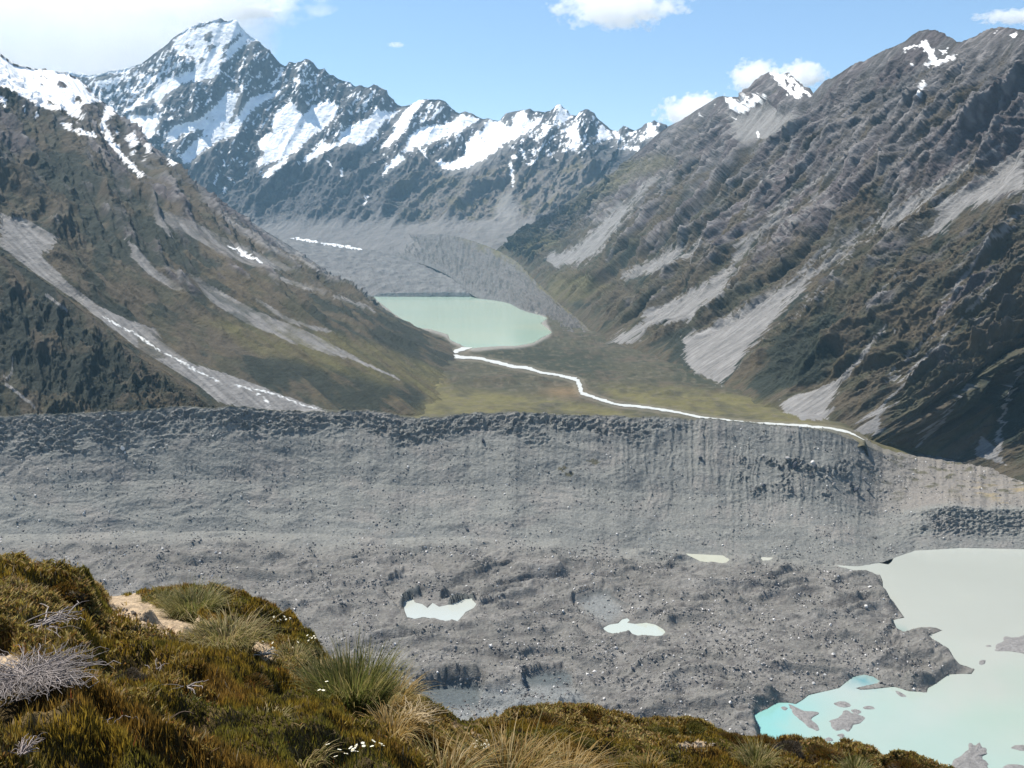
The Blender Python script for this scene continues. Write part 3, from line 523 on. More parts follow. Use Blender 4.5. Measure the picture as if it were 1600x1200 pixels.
Ml = Bp + (Tp - Bp) * .5; Ml[:, 2] -= 24
Mp = Ml + (Mr - Ml) * rt[:, None]
Bk = Tp.copy(); Bk[:, 1] += 260; Bk[:, 0] += Bk[:, 0] * .1; Bk[:, 2] = -412 - 58 * rt
# part 1 the glacier surface
rows = np.concatenate([np.arange(1330, 1150, -3.0), np.arange(1150, 900, -1.35), np.arange(900, 845, -.9)])
rows_n = (rows - 845) / (1330 - 845)
PX = cw[:, None] + 0 * rows[None]; PY = bsy[:, None] + (1330 - bsy)[:, None] * rows_n[None]
G1 = onz(PX, PY, ZG)
X, Y = G1[..., 0], G1[..., 1]
def basin_h(X, Y, detail=True):
    p = np.stack([X, Y, 0 * X + ZG], -1); px, py = proj(p)
    wx = fbm(X / 160, Y / 160, 3, 711) * 55; wy = fbm(X / 160 + 7, Y / 160, 3, 712) * 55
    b = ridged((X + wx) / 230, (Y + wy) / 85, 4, 713, .5) * 10 + fbm((X + wx) / 110, (Y + wy) / 60, 4, 714) * 5.5
    if detail: b = b + ridged((X + wx * .4) / 34, (Y + wy * .4) / 18, 4, 715, .55) * 1.7 + fbm(X / 7, Y / 7, 3, 716) * .8
    h = b + 2.5
    wall = sst(875, 855, py) ; h = h * (1 - .6 * wall); h = h + 16 * (sst(960, 852, py) ** 2.0) * sst(1060, 850, px)
    h = h + 6 * np.exp(-((px - 900) / 500) ** 2 - ((py - 1010) / 60) ** 2)
    h = h + 10 * np.exp(-((px - 720) / 120) ** 2 - ((py - 1078) / 50) ** 2) + 7 * np.exp(-((px - 860) / 60) ** 2 - ((py - 1060) / 30) ** 2)
    pit = samp(PITS, px, py); h = np.where(pit > .5, h * .35, h) - pit
    q = np.stack([X, Y, 0 * X + ZW], -1); lx, ly = proj(q); lm = samp(mLk, lx, ly); lb = samp(mLkB, lx, ly)
    zw = ZW - ZG
    shore = zw + .3 + np.maximum(h - zw, 3) * sst(.52, .02, lb) ** 1.2 + .4 * fbm(X / 9, Y / 9, 3, 717)
    h = np.where(lb > .01, shore, h); h = np.maximum(h, zw + .5 + .3 * fbm(X / 9, Y / 9, 2, 717)); h = np.where(lm > .5, zw - 2.5, h)
    q2 = np.stack([X, Y, 0 * X + ZG - 3.0], -1); lx, ly = proj(q2); pm = samp(mPd, lx, ly); pb = samp(mPdB, lx, ly)
    h = np.where(pb > .02, np.maximum(np.minimum(h, h * (1 - sst(0, .4, pb)) + (-2.7) * sst(0, .4, pb)), -2.85), h); h = np.where(pm > .5, -5.0, h)
    return h + samp(RISE, px, py) * (pm < .5)
G1[..., 2] = ZG + basin_h(X, Y)
# part 2 wall: base -> mid -> crest -> back
def seg(a, b, n, end=False): return a[:, None] + (b - a)[:, None] * np.linspace(0, 1, n, endpoint=end)[None, :, None]
n1_, n2_, n3_ = 90, 130, 40
W = np.concatenate([seg(Bp, Mp, n1_), seg(Mp, Tp, n2_), seg(Tp, Bk, n3_, True)], 1)
vv = np.concatenate([np.linspace(0, .5, n1_, endpoint=False), np.linspace(.5, 1, n2_, endpoint=False), np.linspace(1, 1.6, n3_)])[None] + 0 * W[..., 0]
s = (cw * 2100 / F)[:, None] + 0 * vv; t = vv * 260
rtt = rt[:, None] + 0 * vv; flut = sst(820, 1080, cw)[:, None] * (1 - rtt)
nrm = np.array([0, -.66, .75])
wob = s + 7 * fbm(t / 50, s / 70, 3, 721)
gul = ridged(wob / 12, t / 230, 4, 722, .55)
band = sst(.80, .92, vv + .10 * fbm(s / 90, t / 40, 4, 723)) * sst(1.04, 1.0, vv) * sst(1200, 900, cw)[:, None]
lf = sst(430, 100, cw)[:, None] * sst(.66, .85, vv + .16 * fbm(s / 60, t / 30, 4, 724)) * sst(1.04, 1, vv); band = np.maximum(band, lf)
crag = ridged(s / 22 + 5, t / 13, 5, 725, .62); crag2 = ridged(s / 11, t / 9, 4, 726, .6)
bluff = sst(.08, .3, vv) * sst(.52, .46, vv) * sst(1385, 1470, cw[:, None] + 40 * fbm(s / 40, t / 40, 3, 752))
clump = sst(.22, .6, fbm(s / 55, t / 34, 4, 727) + .15) * sst(1080, 1200, cw)[:, None] * sst(.42, .6, vv) * sst(1, .8, vv) * (1 - rtt)
env = sst(0, .12, vv) * sst(1.08, .99, vv)
D = env * (1 - rtt * .8) * (gul * sst(-.5, .3, fbm(s / 60, t / 70, 3, 760)) * (.35 + 1.4 * flut * sst(.15, .6, vv)) + fbm(s / 90 + .6 * fbm(s / 150, t / 80, 2, 753), t / 60, 5, 728, .5) * 3.6) + band * (crag * 4.0 + crag2 * 2.0) + clump * (crag2 * 4.0 + 1.5) + bluff * (crag * 3.5 + crag2 * 2.5)
D += fbm(s / 6, t / 6, 3, 729) * .55 + rtt * sst(.5, .6, vv) * fbm(s / 40, t / 22, 5, 730) * 2.4
tap = 1 - .75 * np.exp(-((vv - 1) / .03) ** 2)
W = W + nrm * (D * tap)[..., None]
ALL = np.concatenate([G1, W], 1)
# shared colour
px, py = proj(ALL); X, Y = ALL[..., 0], ALL[..., 1]
n1 = fbm(X / 120, Y / 60, 4, 741); n2 = fbm(X / 26, Y / 14, 4, 742); n3 = fbm(X / 5, Y / 5, 3, 743)
C = np.zeros(ALL.shape) + (.156, .151, .139); C = mixc(C, (.190, .183, .170), sst(-.2, .5, n1 + .3 * n2)); C = mixc(C, (.12, .113, .107), sst(.1, .6, n2) * .75); C = mixc(C, (.10, .096, .092), sst(.2, .7, fbm(X / 45, Y / 20, 4, 750)) * .6); C = mixc(C, (.30, .285, .27), sst(.5, .9, n3) * .6)
cw_ = C[:, len(rows):].copy(); base = np.zeros(cw_.shape) + (.198, .200, .186)
base = mixc(base, (.215, .205, .190), sst(-.1, .6, fbm(s / 110, t / 60, 4, 744)) * .8); base = mixc(base, (.178, .180, .168), sst(.0, .5, fbm(s / 10, t / 150, 4, 745) + flut * .2) * (.4 + .4 * flut))
base = mixc(base, (.105, .108, .106), band * sst(-.05, .55, fbm(s / 14, t / 9, 4, 746) + .12)); base = mixc(base, (.15, .155, .15), sst(.1, .5, fbm(s / 70, t / 16, 5, 754)) * .6); base = mixc(base, (.075, .08, .085), (clump * .8 + bluff * .45) * sst(.0, .45, fbm(s / 9, t / 7, 3, 747) + .15))  # crag band: rock colour darkened to paint in its small shaded cliffs
base = mixc(base, (.10, .095, .06), sst(.985, 1.0, vv) * .6)
base = mixc(base, (.205, .190, .172), rtt * sst(.5, .56, vv)); base = mixc(base, (.26, .215, .135), rtt * sst(.5, .6, vv) * sst(.9, .7, vv) * sst(1470, 1560, cw)[:, None] * sst(.15, .6, fbm(s / 60, t / 9, 4, 748)))
base = mixc(base, (.085, .08, .045), rtt * sst(.55, .7, vv) * sst(.3, .6, fbm(s / 34, t / 12, 4, 749)) * .8)
C[:, len(rows):] = mixc(base, (.26, .26, .26), sst(.65, .95, n3[:, len(rows):]) * .3)
fade = sst(len(rows) - 34, len(rows), np.arange(len(rows)))[None, :, None]
C[:, :len(rows)] = C[:, :len(rows)] * (1 - fade) + C[:, len(rows):len(rows) + 1] * fade
VG = newm(); [fill(VG, p) for p in ([(872,730),(884,728),(888,733),(878,736)],[(914,720),(928,717),(938,722),(930,726)],[(880,740),(898,738),(892,746)])]
C = mixc(C, (.085, .075, .038), edge(VG, px, py, ALL, 5, 3) * .8)
LT = blur(polys([[(690,1105),(720,1090),(745,1075),(800,1070),(860,1060),(905,1080),(930,1120),(860,1140),(700,1145)],[(900,935),(945,925),(975,955),(950,975),(920,960)]]), 4)
C = mixc(C, (.195, .21, .212), samp(LT, px, py) * .7)
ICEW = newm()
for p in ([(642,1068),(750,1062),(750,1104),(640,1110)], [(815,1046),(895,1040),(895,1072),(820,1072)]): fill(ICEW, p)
C[:, :len(rows)] = mixc(C[:, :len(rows)], (.07, .08, .082), sst(2.0, 6, samp(RISE, PX, PY)) * .8)  # dark ice colour on the raised rims, also painting the ponds' shadow arcs
C = mixc(C, (.09, .105, .11), samp(blur(ICEW, 3), px, py) * sst(1.5, 8, np.concatenate([samp(PITS, PX, PY), 0 * vv], 1)))  # ice walls of the melt pits coloured dark, shade painted in
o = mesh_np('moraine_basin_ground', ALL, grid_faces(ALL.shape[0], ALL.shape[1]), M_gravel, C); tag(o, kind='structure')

def c_lake(co):
    px, py = proj(co); n = fbm(px / 110, py / 50, 4, 31) * .22
    c = np.zeros((len(co), 3)) + (.41, .435, .40); t = sst(980, 1200, py + 240 * n - (px - 1500) * .12); c = mixc(c, (.335, .43, .375), t)
    c = mixc(c, (.22, .45, .42), sst(1330, 1200, px + 200 * n) * sst(1060, 1110, py)); c = mixc(c, (.08, .25, .27), np.exp(-((px - 1352) / 30) ** 2 - ((py - 1062) / 9) ** 2) * .9)
    c = mixc(c, (.16, .3, .29), np.exp(-((px - 1404) / 12) ** 2 - ((py - 988) / 8) ** 2) * .8); return c
water_sheet('glacial_lake_water', LAKE, ZW, c_lake, 5)
for nm, p, colr in PONDS:
    water_sheet(nm, p, ZG - 3.0, lambda co, c=colr: np.zeros((len(co), 3)) + c, 1)

# ------------------------------------------------------------------ finding where a surveyed point touches the ground
def lookup(G):
    px, py = proj(G); y = G[..., 1]; k = 2
    W_, H_ = MW // k, MH // k; best = np.full((H_, W_), 1e9); idx = np.full((H_, W_), -1, np.int64)
    ix = ((px + MO) / k).astype(int).ravel(); iy = ((py + MO) / k).astype(int).ravel(); ok = (ix >= 0) & (ix < W_) & (iy >= 0) & (iy < H_) & (y.ravel() > .1)
    o = np.argsort(-y.ravel()); o = o[ok[o]]; idx[iy[o], ix[o]] = o            # nearest drawn last wins
    return idx, G.reshape(-1, 3)
def place(lk, px, py):
    idx, V = lk; x = int((px + MO) / 2); y = int((py + MO) / 2)
    for r in range(0, 14):
        for dy in range(-r, r + 1):
            for dx in range(-r, r + 1):
                if max(abs(dx), abs(dy)) == r and 0 <= y + dy < idx.shape[0] and 0 <= x + dx < idx.shape[1] and idx[y + dy, x + dx] >= 0:
                    return V[idx[y + dy, x + dx]]
    return None

# ------------------------------------------------------------------ foreground hillside
FS = [(-200,866,6.8),(-60,874,6.9),(0,881,7.0),(29,885,7.1),(58,896,7.3),(90,899,7.5),(125,899,7.7),(136,907,8.0),(146,918,8.4),(156,929,9.2),(175,930,10.2),(222,926,10.6),(292,930,10.8),(350,940,10.6),(414,966,10.2),(440,982,10.0),(467,996,9.8),(488,1012,9.6),(496,1024,9.2),(520,1050,8.9),(560,1062,8.7),(600,1076,8.7),(619,1082,8.7),(633,1086,8.7),(663,1101,8.9),(677,1119,9.2),(700,1130,9.6),(715,1135,10.2),(779,1138,11.0),(809,1127,11.4),(846,1120,11.6),(873,1117,11.8),(928,1119,12.0),(975,1131,12.0),(1010,1136,12.0),(1063,1136,12.0),(1103,1134,12.0),(1150,1149,12.0),(1194,1152,12.0),(1214,1161,12.0),(1235,1157,11.9),(1250,1164,11.9),(1308,1176,11.8),(1337,1180,11.7),(1381,1190,11.6),(1440,1195,11.5),(1470,1203,11.5),(1600,1226,11.5),(1800,1250,11.5)]
FB = [(-200,2.7),(0,2.9),(200,3.1),(400,3.6),(600,4.2),(800,5.2),(1000,6.6),(1200,8.2),(1500,10.0),(1800,10.4)]
fcw = np.arange(-150, 1760, 2.0); fs = np.array(FS); fb = np.array(FB)
T_ = P3(fcw, np.interp(fcw, fs[:, 0], fs[:, 1]) + 2, np.interp(fcw, fs[:, 0], fs[:, 2])); B_ = P3(fcw, 0 * fcw + 1300, np.interp(fcw, fb[:, 0], fb[:, 1]))
nv = 300; v = np.linspace(0, 1, nv); G = B_[:, None] + (T_ - B_)[:, None] * v[None, :, None]
bk = T_[:, None] + np.array([0, 3.5, -3.2])[None, None] * np.linspace(.03, 1, 30)[None, :, None]
G = np.concatenate([G, bk], 1); vv = np.concatenate([v, 1 + np.linspace(.03, 1, 30)])
X, Y = G[..., 0], G[..., 1]; tp = 1 - .75 * np.exp(-((vv - 1) / .07) ** 2)[None]
bil = 1 - np.abs(fbm(X / .55, Y / .55, 3, 801)) * 1.5
PATH = polys([[(155,934),(178,928),(212,928),(228,940),(246,950),(270,956),(310,966),(312,980),(296,998),(272,998),(246,990),(220,982),(192,970),(168,954)],[(-20,1030),(20,1020),(40,1045),(28,1070),(-20,1085)],[(395,1000),(425,1010),(440,1040),(415,1040),(392,1015)],
              [(1050,1163),(1100,1158),(1118,1168),(1070,1174)],[(690,1136),(735,1140),(760,1150),(720,1152)]])
PATHB = blur(PATH, 2)
px, py = proj(G)
G[..., 2] += (1 - .8 * samp(PATHB, px, py)) * (bil * .17 + fbm(X / 1.7, Y / 1.7, 3, 802) * .16 + fbm(X / .12, Y / .12, 3, 803) * .022) * tp
px, py = proj(G); pth = edge(PATHB, px, py, G, 12, 5)
C = np.zeros(G.shape) + (.07, .05, .02); C = mixc(C, (.13, .09, .035), sst(0, .5, fbm(X / .3, Y / .3, 4, 805)))
C = mixc(C, (.42, .32, .21), pth); C = mixc(C, (.33, .25, .17), pth * sst(0, .4, fbm(X / .05, Y / .05, 3, 806)))
tag(mesh_np('hillside_ground', G, grid_faces(*G.shape[:2]), M_turf, C), kind='structure')
FG = G; FGpath = pth; LK = lookup(FG[:, :nv]); LKB = lookup(ALL)

# ------------------------------------------------------------------ heath turf: countless upright stems
def blades(P, h, wd, yaw, lean, leandir, col, curve=.0):
    """one tapering two-segment blade per row of P"""
    n = len(P); c, s_ = np.cos(yaw), np.sin(yaw); side = np.stack([c, s_, 0 * c], 1) * wd[:, None] / 2
    ld = np.stack([np.cos(leandir), np.sin(leandir), 0 * c], 1)
    m = P + ld * (lean * h * .4)[:, None] + np.array([0, 0, 1.]) * (h * .55)[:, None]; t = P + ld * (lean * h)[:, None] + np.array([0, 0, 1.]) * (h * (1 - curve))[:, None]
    V = np.stack([P - side, P + side, m + side * .8, m - side * .8, t], 1).reshape(-1, 3)
    b = (np.arange(n) * 5)[:, None]; Q = np.concatenate([b + [0, 1, 2], b + [0, 2, 3], b + [3, 2, 4]], 0)
    return V, Q, np.repeat(col, 5, 0)
def cell_pick(G, keep, n, dens):
    c = (G[:-1, :-1] + G[1:, 1:]) / 2; a = np.linalg.norm(np.cross(G[1:, :-1] - G[:-1, :-1], G[:-1, 1:] - G[:-1, :-1]), axis=2)
    wt = (a * keep[:-1, :-1] * dens(c)).ravel(); wt /= wt.sum(); k = rng.choice(len(wt), n, p=wt)
    i, j = np.unravel_index(k, a.shape); r1, r2 = rng.random(n)[:, None], rng.random(n)[:, None]
    return G[i, j] + (G[i + 1, j] - G[i, j]) * r1 + (G[i, j + 1] - G[i, j]) * r2
pxv, pyv = proj(FG); vis = ((pxv > -70) & (pxv < 1680) & (pyv < 1260)).astype(float); vis[:, nv + 8:] = 0
DEADZ = blur(polys([[(-20,1020),(60,1015),(110,1040),(120,1090),(100,1130),(60,1150),(-20,1150)],[(50,1000),(110,1000),(120,1030),(60,1035)]]), 5)
keep = (1 - .8 * samp(DEADZ, pxv, pyv)) * vis * (1 - np.clip(FGpath * 1.4, 0, 1)) * (.25 + .75 * sst(-.1, .7, bil))
N = 620000
P = cell_pick(FG, keep, N, lambda c: 1 / np.maximum(c[..., 1], 2.5) ** .9)
x, y = P[:, 0], P[:, 1]; n1 = fbm(x / .7, y / .7, 4, 811); n2 = fbm(x / .16, y / .16, 3, 812); n3 = fbm(x / 1.6, y / 1.6, 3, 813); r = rng.random(N)
col = np.zeros((N, 3)) + (.30, .205, .03)
col = mixc(col, (.29, .17, .035), sst(0.1, .6, n1 + .4 * n2)); col = mixc(col, (.20, .175, .03), sst(.0, .5, -n1 + .35 * n2)); col = mixc(col, (.46, .38, .12), (sst(.0, .4, n3 + .5 * n2) * (r > .6)) * .85)
col = mixc(col, (.03, .028, .012), (r < .16) * .9); col = mixc(col, (.34, .30, .23), ((r > .975) & (n3 > -.2)) * .9); col = mixc(col, (.20, .03, .02), ((r > .955) & (r < .965)) * .8)
col = col * rng.uniform(.45, 1.5, (N, 1)); sz = np.maximum(y, 3.0)
h = rng.uniform(.02, .058, N) * (1 + .5 * n1); wd = np.maximum(.0045, sz * .00085) * rng.uniform(.7, 1.5, N)
V, Q, Cc = blades(P - [0, 0, .01], h, wd, rng.uniform(0, math.pi, N), rng.uniform(0, .45, N), rng.uniform(0, 2 * math.pi, N), col)
tag(mesh_np('heath', V, Q, M_leaf, Cc), kind='stuff')

# low leafy plants between the heath, also countless
M_ = 90000; P = cell_pick(FG, keep * sst(-.2, .5, fbm(FG[..., 0] / 1.6, FG[..., 1] / 1.6, 3, 813) + .4 * fbm(FG[..., 0] / .3, FG[..., 1] / .3, 3, 820)), M_, lambda c: 1 / np.maximum(c[..., 1], 2.5) ** .9)
col = np.array([(.32, .24, .07), (.24, .20, .05), (.36, .25, .10), (.22, .12, .035)])[rng.integers(0, 4, M_)] * rng.uniform(.6, 1.4, (M_, 1))
V, Q, Cc = blades(P + [0, 0, .02], rng.uniform(.012, .03, M_), np.maximum(.010, P[:, 1] * .0018) * rng.uniform(.7, 1.4, M_), rng.uniform(0, math.pi, M_), rng.uniform(.3, 1.8, M_), rng.uniform(0, 2 * math.pi, M_), col)
tag(mesh_np('leafy_ground_cover', V, Q, M_leaf, Cc), kind='stuff')

# ------------------------------------------------------------------ tussocks
def strands(n, L, spread, droop, wd, cols, rad, seed, segs=6, up=1.0):
    """arching grass blades from a common crown; returns V, F, C"""
    g = np.random.default_rng(seed); a = g.uniform(0, 2 * math.pi, n); b0 = g.random(n) ** .5 * rad
    ln = L * g.uniform(.55, 1.1, n); out = spread * g.uniform(.15, 1.0, n); dr = droop * g.uniform(.4, 1.4, n); tw = a + g.normal(0, .35, n)
    t = np.linspace(0, 1, segs + 1)[None]; rr = b0[:, None] * np.ones_like(t) + (ln * out)[:, None] * t ** 1.25
    z = (ln * up)[:, None] * (t * 1.0 - (dr[:, None]) * t ** 2.6 * .75)
    x = b0[:, None] * np.cos(a)[:, None] + (rr - b0[:, None]) * np.cos(tw)[:, None]; y = b0[:, None] * np.sin(a)[:, None] + (rr - b0[:, None]) * np.sin(tw)[:, None]
    w_ = wd * g.uniform(.6, 1.3, n)[:, None] * (1 - t ** 2 * .85) / 2; sa = a + g.uniform(.6, 2.5, n)
    sx, sy = np.cos(sa)[:, None] * w_, np.sin(sa)[:, None] * w_
    V = np.stack([np.stack([x - sx, y - sy, z], -1), np.stack([x + sx, y + sy, z], -1)], 2).reshape(n, -1, 3)
    k = np.arange(segs) * 2; q = np.stack([k, k + 1, k + 3, k + 2], 1); Fq = (np.arange(n) * (segs + 1) * 2)[:, None, None] + q[None]
    ci = g.integers(0, len(cols), n); cc = np.array(cols)[ci] * g.uniform(.75, 1.3, (n, 1))
    Cc = cc[:, None] * np.ones((1, (segs + 1) * 2, 1)); tip = np.repeat(t[0], 2)[None, :, None]; Cc = Cc * (1 - .3 * tip) + np.array((.30, .21, .09)) * .3 * tip
    return V.reshape(-1, 3), Fq.reshape(-1, 4), Cc.reshape(-1, 3)
GREEN = (.085, .125, .02); PALE = (.27, .24, .09); GOLD = (.33, .21, .055); OLV = (.15, .15, .035); STRAW = (.40, .31, .15)
def tussock(px, py, L, n, spread, droop, cols, label, rad=.07, seed=1, wd=.006, name='grass_tussock'):
    p = place(LK, px, py)
    if p is None: return None
    V, Q, Cc = strands(n, L, spread, droop, max(wd, p[1] * .0007), cols, rad, seed)
    o = mesh_np(name, V, Q, M_leaf, Cc); o.location = (p[0], p[1], p[2] - .02)
    return tag(o, label, 'grass tussock', 'grass tussocks on the near hillside')
tussock(300, 966, 0.40, 1500, .85, .75, [OLV, PALE, GREEN, PALE], 'rounded pale green tussock beside the bare path', .16, 1)
tussock(255, 944, 0.21, 600, .8, .7, [OLV, PALE, GREEN], 'low green tussock at the back edge of the bare path', .14, 2)
tussock(352, 1004, 0.26, 900, 1.1, .9, [PALE, STRAW, OLV], 'straw coloured flopping tussock at the lower end of the bare path', .18, 3)
tussock(300, 1002, 0.13, 320, .9, .7, [OLV, GREEN, PALE], 'small green tuft where the bare path ends', .09, 4)
tussock(550, 1112, 0.45, 1900, .62, .5, [GREEN, GREEN, OLV, PALE], 'largest tussock, upright bright green blades with pale tips', .17, 5)
tussock(500, 1078, 0.30, 1000, .9, .8, [PALE, STRAW, OLV], 'pale straw tussock left of the big green one', .16, 6)
tussock(606, 1104, 0.32, 1000, .95, .85, [GOLD, PALE, STRAW], 'golden tussock leaning out right of the big green one', .13, 7)
tussock(610, 1150, 0.24, 350, 1.2, 1.0, [GOLD, STRAW, GOLD], 'loose golden tuft hanging over the slope edge', .09, 8)
tussock(690, 1226, 0.30, 420, 1.3, .95, [GOLD, OLV, STRAW], 'sprawling golden green tuft at the bottom edge', .12, 9)
tussock(790, 1222, 0.40, 800, 1.2, 1.0, [GOLD, GOLD, STRAW, OLV], 'big golden tussock with arching blades at the bottom centre', .2, 10)
tussock(880, 1226, 0.35, 600, 1.3, 1.05, [GOLD, STRAW, GOLD], 'golden tussock with arching blades right of the bottom centre one', .18, 11)
tussock(1180, 1198, 0.32, 620, .8, .7, [OLV, PALE, STRAW, GREEN], 'yellow green tussock among dark cushion shrubs', .12, 12)
tussock(884, 1132, 0.15, 300, .8, .6, [PALE, STRAW], 'small pale tussock on the rim above the gravel', .1, 13)
tussock(1335, 1208, 0.22, 350, .9, .7, [GREEN, OLV, STRAW], 'green tuft at the lower right rim', .12, 14)
tussock(455, 1030, 0.17, 420, .9, .8, [PALE, OLV, STRAW], 'pale tuft below the dark bush on the rim', .12, 15)
tussock(410, 1000, 0.14, 300, .8, .7, [OLV, PALE], 'olive tuft on the rim right of the path tussocks', .12, 16)
tussock(275, 1118, 0.11, 260, 1.0, .5, [(.12,.2,.04), GREEN, (.2,.26,.08)], 'small fresh green plant amid brown heath', .09, 17)
tussock(470, 1190, 0.13, 260, 1.1, .8, [STRAW, OLV], 'thin straw tuft in the heath near the bottom', .1, 18)
tussock(415, 1135, 0.11, 220, 1.0, .8, [STRAW, PALE], 'thin pale tuft in the middle of the heath', .1, 19)
tussock(1010, 1205, 0.17, 380, 1.2, 1.0, [GOLD, OLV], 'low golden brown tuft between cushion shrubs', .12, 20)

# ------------------------------------------------------------------ cushion shrubs along the rim
def cushion_mesh(seed, cols):
    g = np.random.default_rng(seed); nu, nvv = 26, 12; u = np.linspace(0, 2 * math.pi, nu, endpoint=False)[:, None]; vq = np.linspace(0, math.pi / 2, nvv)[None]
    R = 1 + .18 * np.sin(u * 3 + seed) * np.cos(vq) + .12 * np.sin(u * 5 + 2 * seed) * np.cos(vq) + .08 * np.cos(4 * vq + u * 2)
    D = np.stack([R * np.cos(u) * np.cos(vq), R * np.sin(u) * np.cos(vq), .72 * R * np.sin(vq) + 0 * u], -1); D = np.concatenate([D, D[:1]], 0)
    V0 = D.reshape(-1, 3) * .9; Q0 = grid_faces(nu + 1, nvv); n = 2600
    i = g.integers(0, nu, n); j = np.minimum((g.random(n) ** .8 * (nvv - 1)).astype(int), nvv - 2); P = D[i, j] + (D[i + 1, j] - D[i, j]) * g.random((n, 1)) + (D[i, j + 1] - D[i, j]) * g.random((n, 1))
    nr = P / np.linalg.norm(P, axis=1)[:, None]; d = nr * .6 + g.normal(0, .35, (n, 3)) + [0, 0, .5]; d /= np.linalg.norm(d, axis=1)[:, None]
    sd_ = np.cross(d, g.normal(0, 1, (n, 3))); sd_ /= np.linalg.norm(sd_, axis=1)[:, None]; L = g.uniform(.1, .28, n)[:, None]
    P = P * .86; V1 = np.stack([P - sd_ * .016, P + sd_ * .016, P + d * L + sd_ * .008, P + d * L - sd_ * .008], 1).reshape(-1, 3); Q1 = (np.arange(n) * 4)[:, None] + np.arange(4)[None]
    c = np.array(cols)[g.integers(0, len(cols), n)] * g.uniform(.6, 1.4, (n, 1)); C1 = np.repeat(c, 4, 0)
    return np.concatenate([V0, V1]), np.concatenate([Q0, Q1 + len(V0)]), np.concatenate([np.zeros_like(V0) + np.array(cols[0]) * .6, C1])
DK = [(.07, .045, .012), (.14, .085, .018), (.18, .085, .018), (.12, .10, .022)]; GY = [(.06, .05, .035), (.13, .11, .09), (.09, .06, .03), (.045, .04, .02)]; GN = [(.07, .075, .015), (.13, .12, .025), (.18, .14, .03)]
cm = {}
for k, (sd_, cs) in {'d': (3, DK), 'g': (5, GY), 'n': (8, GN)}.items():
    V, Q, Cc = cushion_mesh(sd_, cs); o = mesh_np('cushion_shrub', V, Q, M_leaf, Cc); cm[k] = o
used = set()
def shrub(px, py, wpx, k, label, zs=1.0):
    p = place(LK, px, py)
    if p is None: return
    o = cm[k] if k not in used else cm[k].copy()
    if k in used: COL.objects.link(o)
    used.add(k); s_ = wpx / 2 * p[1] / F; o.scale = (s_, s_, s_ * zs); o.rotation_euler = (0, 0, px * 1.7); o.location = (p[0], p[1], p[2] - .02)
    tag(o, label, 'shrub', 'cushion shrubs on the near hillside')
for a in [(912,1166,44,'n','dark green round shrub below the rim, left of the bottom tussocks'),(998,1174,34,'d','small dark shrub left of the pale stones',),(1036,1180,26,'d','smallest dark shrub beside the pale stones'),
          (1085,1147,64,'n','wide flat green shrub on the rim'),(850,1134,60,'d','dark shrub on the rim beside the small pale tussock'),(925,1130,60,'d','brown shrub on the rim right of the small pale tussock'),(1040,1150,50,'n','green brown shrub left of the wide flat one'),
          (1140,1158,50,'d','brown shrub on the rim left of the yellow green tussock'),(1232,1172,52,'g','greyish twiggy shrub standing up on the rim'),(1196,1164,44,'d','dark low shrub left of the greyish twiggy shrub'),(1285,1188,70,'d','broad dark shrub on the lower right rim'),
          (1335,1194,50,'n','dark green shrub near the right end of the rim'),(1420,1206,70,'d','last brown shrub at the right end of the rim'),(765,1156,50,'d','dark shrub in the dip of the rim'),(722,1146,36,'n','small green shrub at the lowest dip of the rim'),
          (648,1112,40,'d','dark shrub on the edge right of the golden tussock'),(472,1022,56,'n','dark green bush on the rim above the pale tuft'),(430,994,60,'n','dark green bush on the rim right of the path'),(380,978,50,'d','brown green bush on the rim beside the path tussocks'),
          (100,930,80,'d','large rusty bush crowning the left rim'),(815,1150,40,'g','grey brown twiggy bush in the dip'),(215,1000,50,'d','dark bush in front of the bare path'),(250,1010,44,'n','green bush in front of the lower path'),
          (200,1060,60,'g','grey twiggy bush in the middle of the heath'),(340,1130,64,'n','dark green mound left of the big tussocks'),(390,1075,70,'d','rusty mound below the path end')]: shrub(*a, zs=.8)

# ------------------------------------------------------------------ dead twigs
def tubes(curves, rads, cols, k=4):
    Vs, Qs, Cs, o = [], [], [], 0
    for c, r, cl in zip(curves, rads, cols):
        c = np.array(c); n = len(c); T = np.gradient(c, axis=0); T /= np.linalg.norm(T, axis=1)[:, None] + 1e-9; A = np.cross(T, [.3, .2, .9]); A /= np.linalg.norm(A, axis=1)[:, None] + 1e-9; B = np.cross(T, A)
        an = np.arange(k) * 2 * math.pi / k; rr = np.linspace(r, r * .35, n)[:, None, None]
        V = c[:, None] + (A[:, None] * np.cos(an)[None, :, None] + B[:, None] * np.sin(an)[None, :, None]) * rr; Vs.append(V.reshape(-1, 3))
        i = np.arange(n - 1)[:, None] * k; j = np.arange(k)[None]; q = np.stack([i + j, i + (j + 1) % k, i + k + (j + 1) % k, i + k + j], -1).reshape(-1, 4); Qs.append(q + o); Cs.append(np.zeros((n * k, 3)) + cl); o += n * k
    return np.concatenate(Vs), np.concatenate(Qs), np.concatenate(Cs)
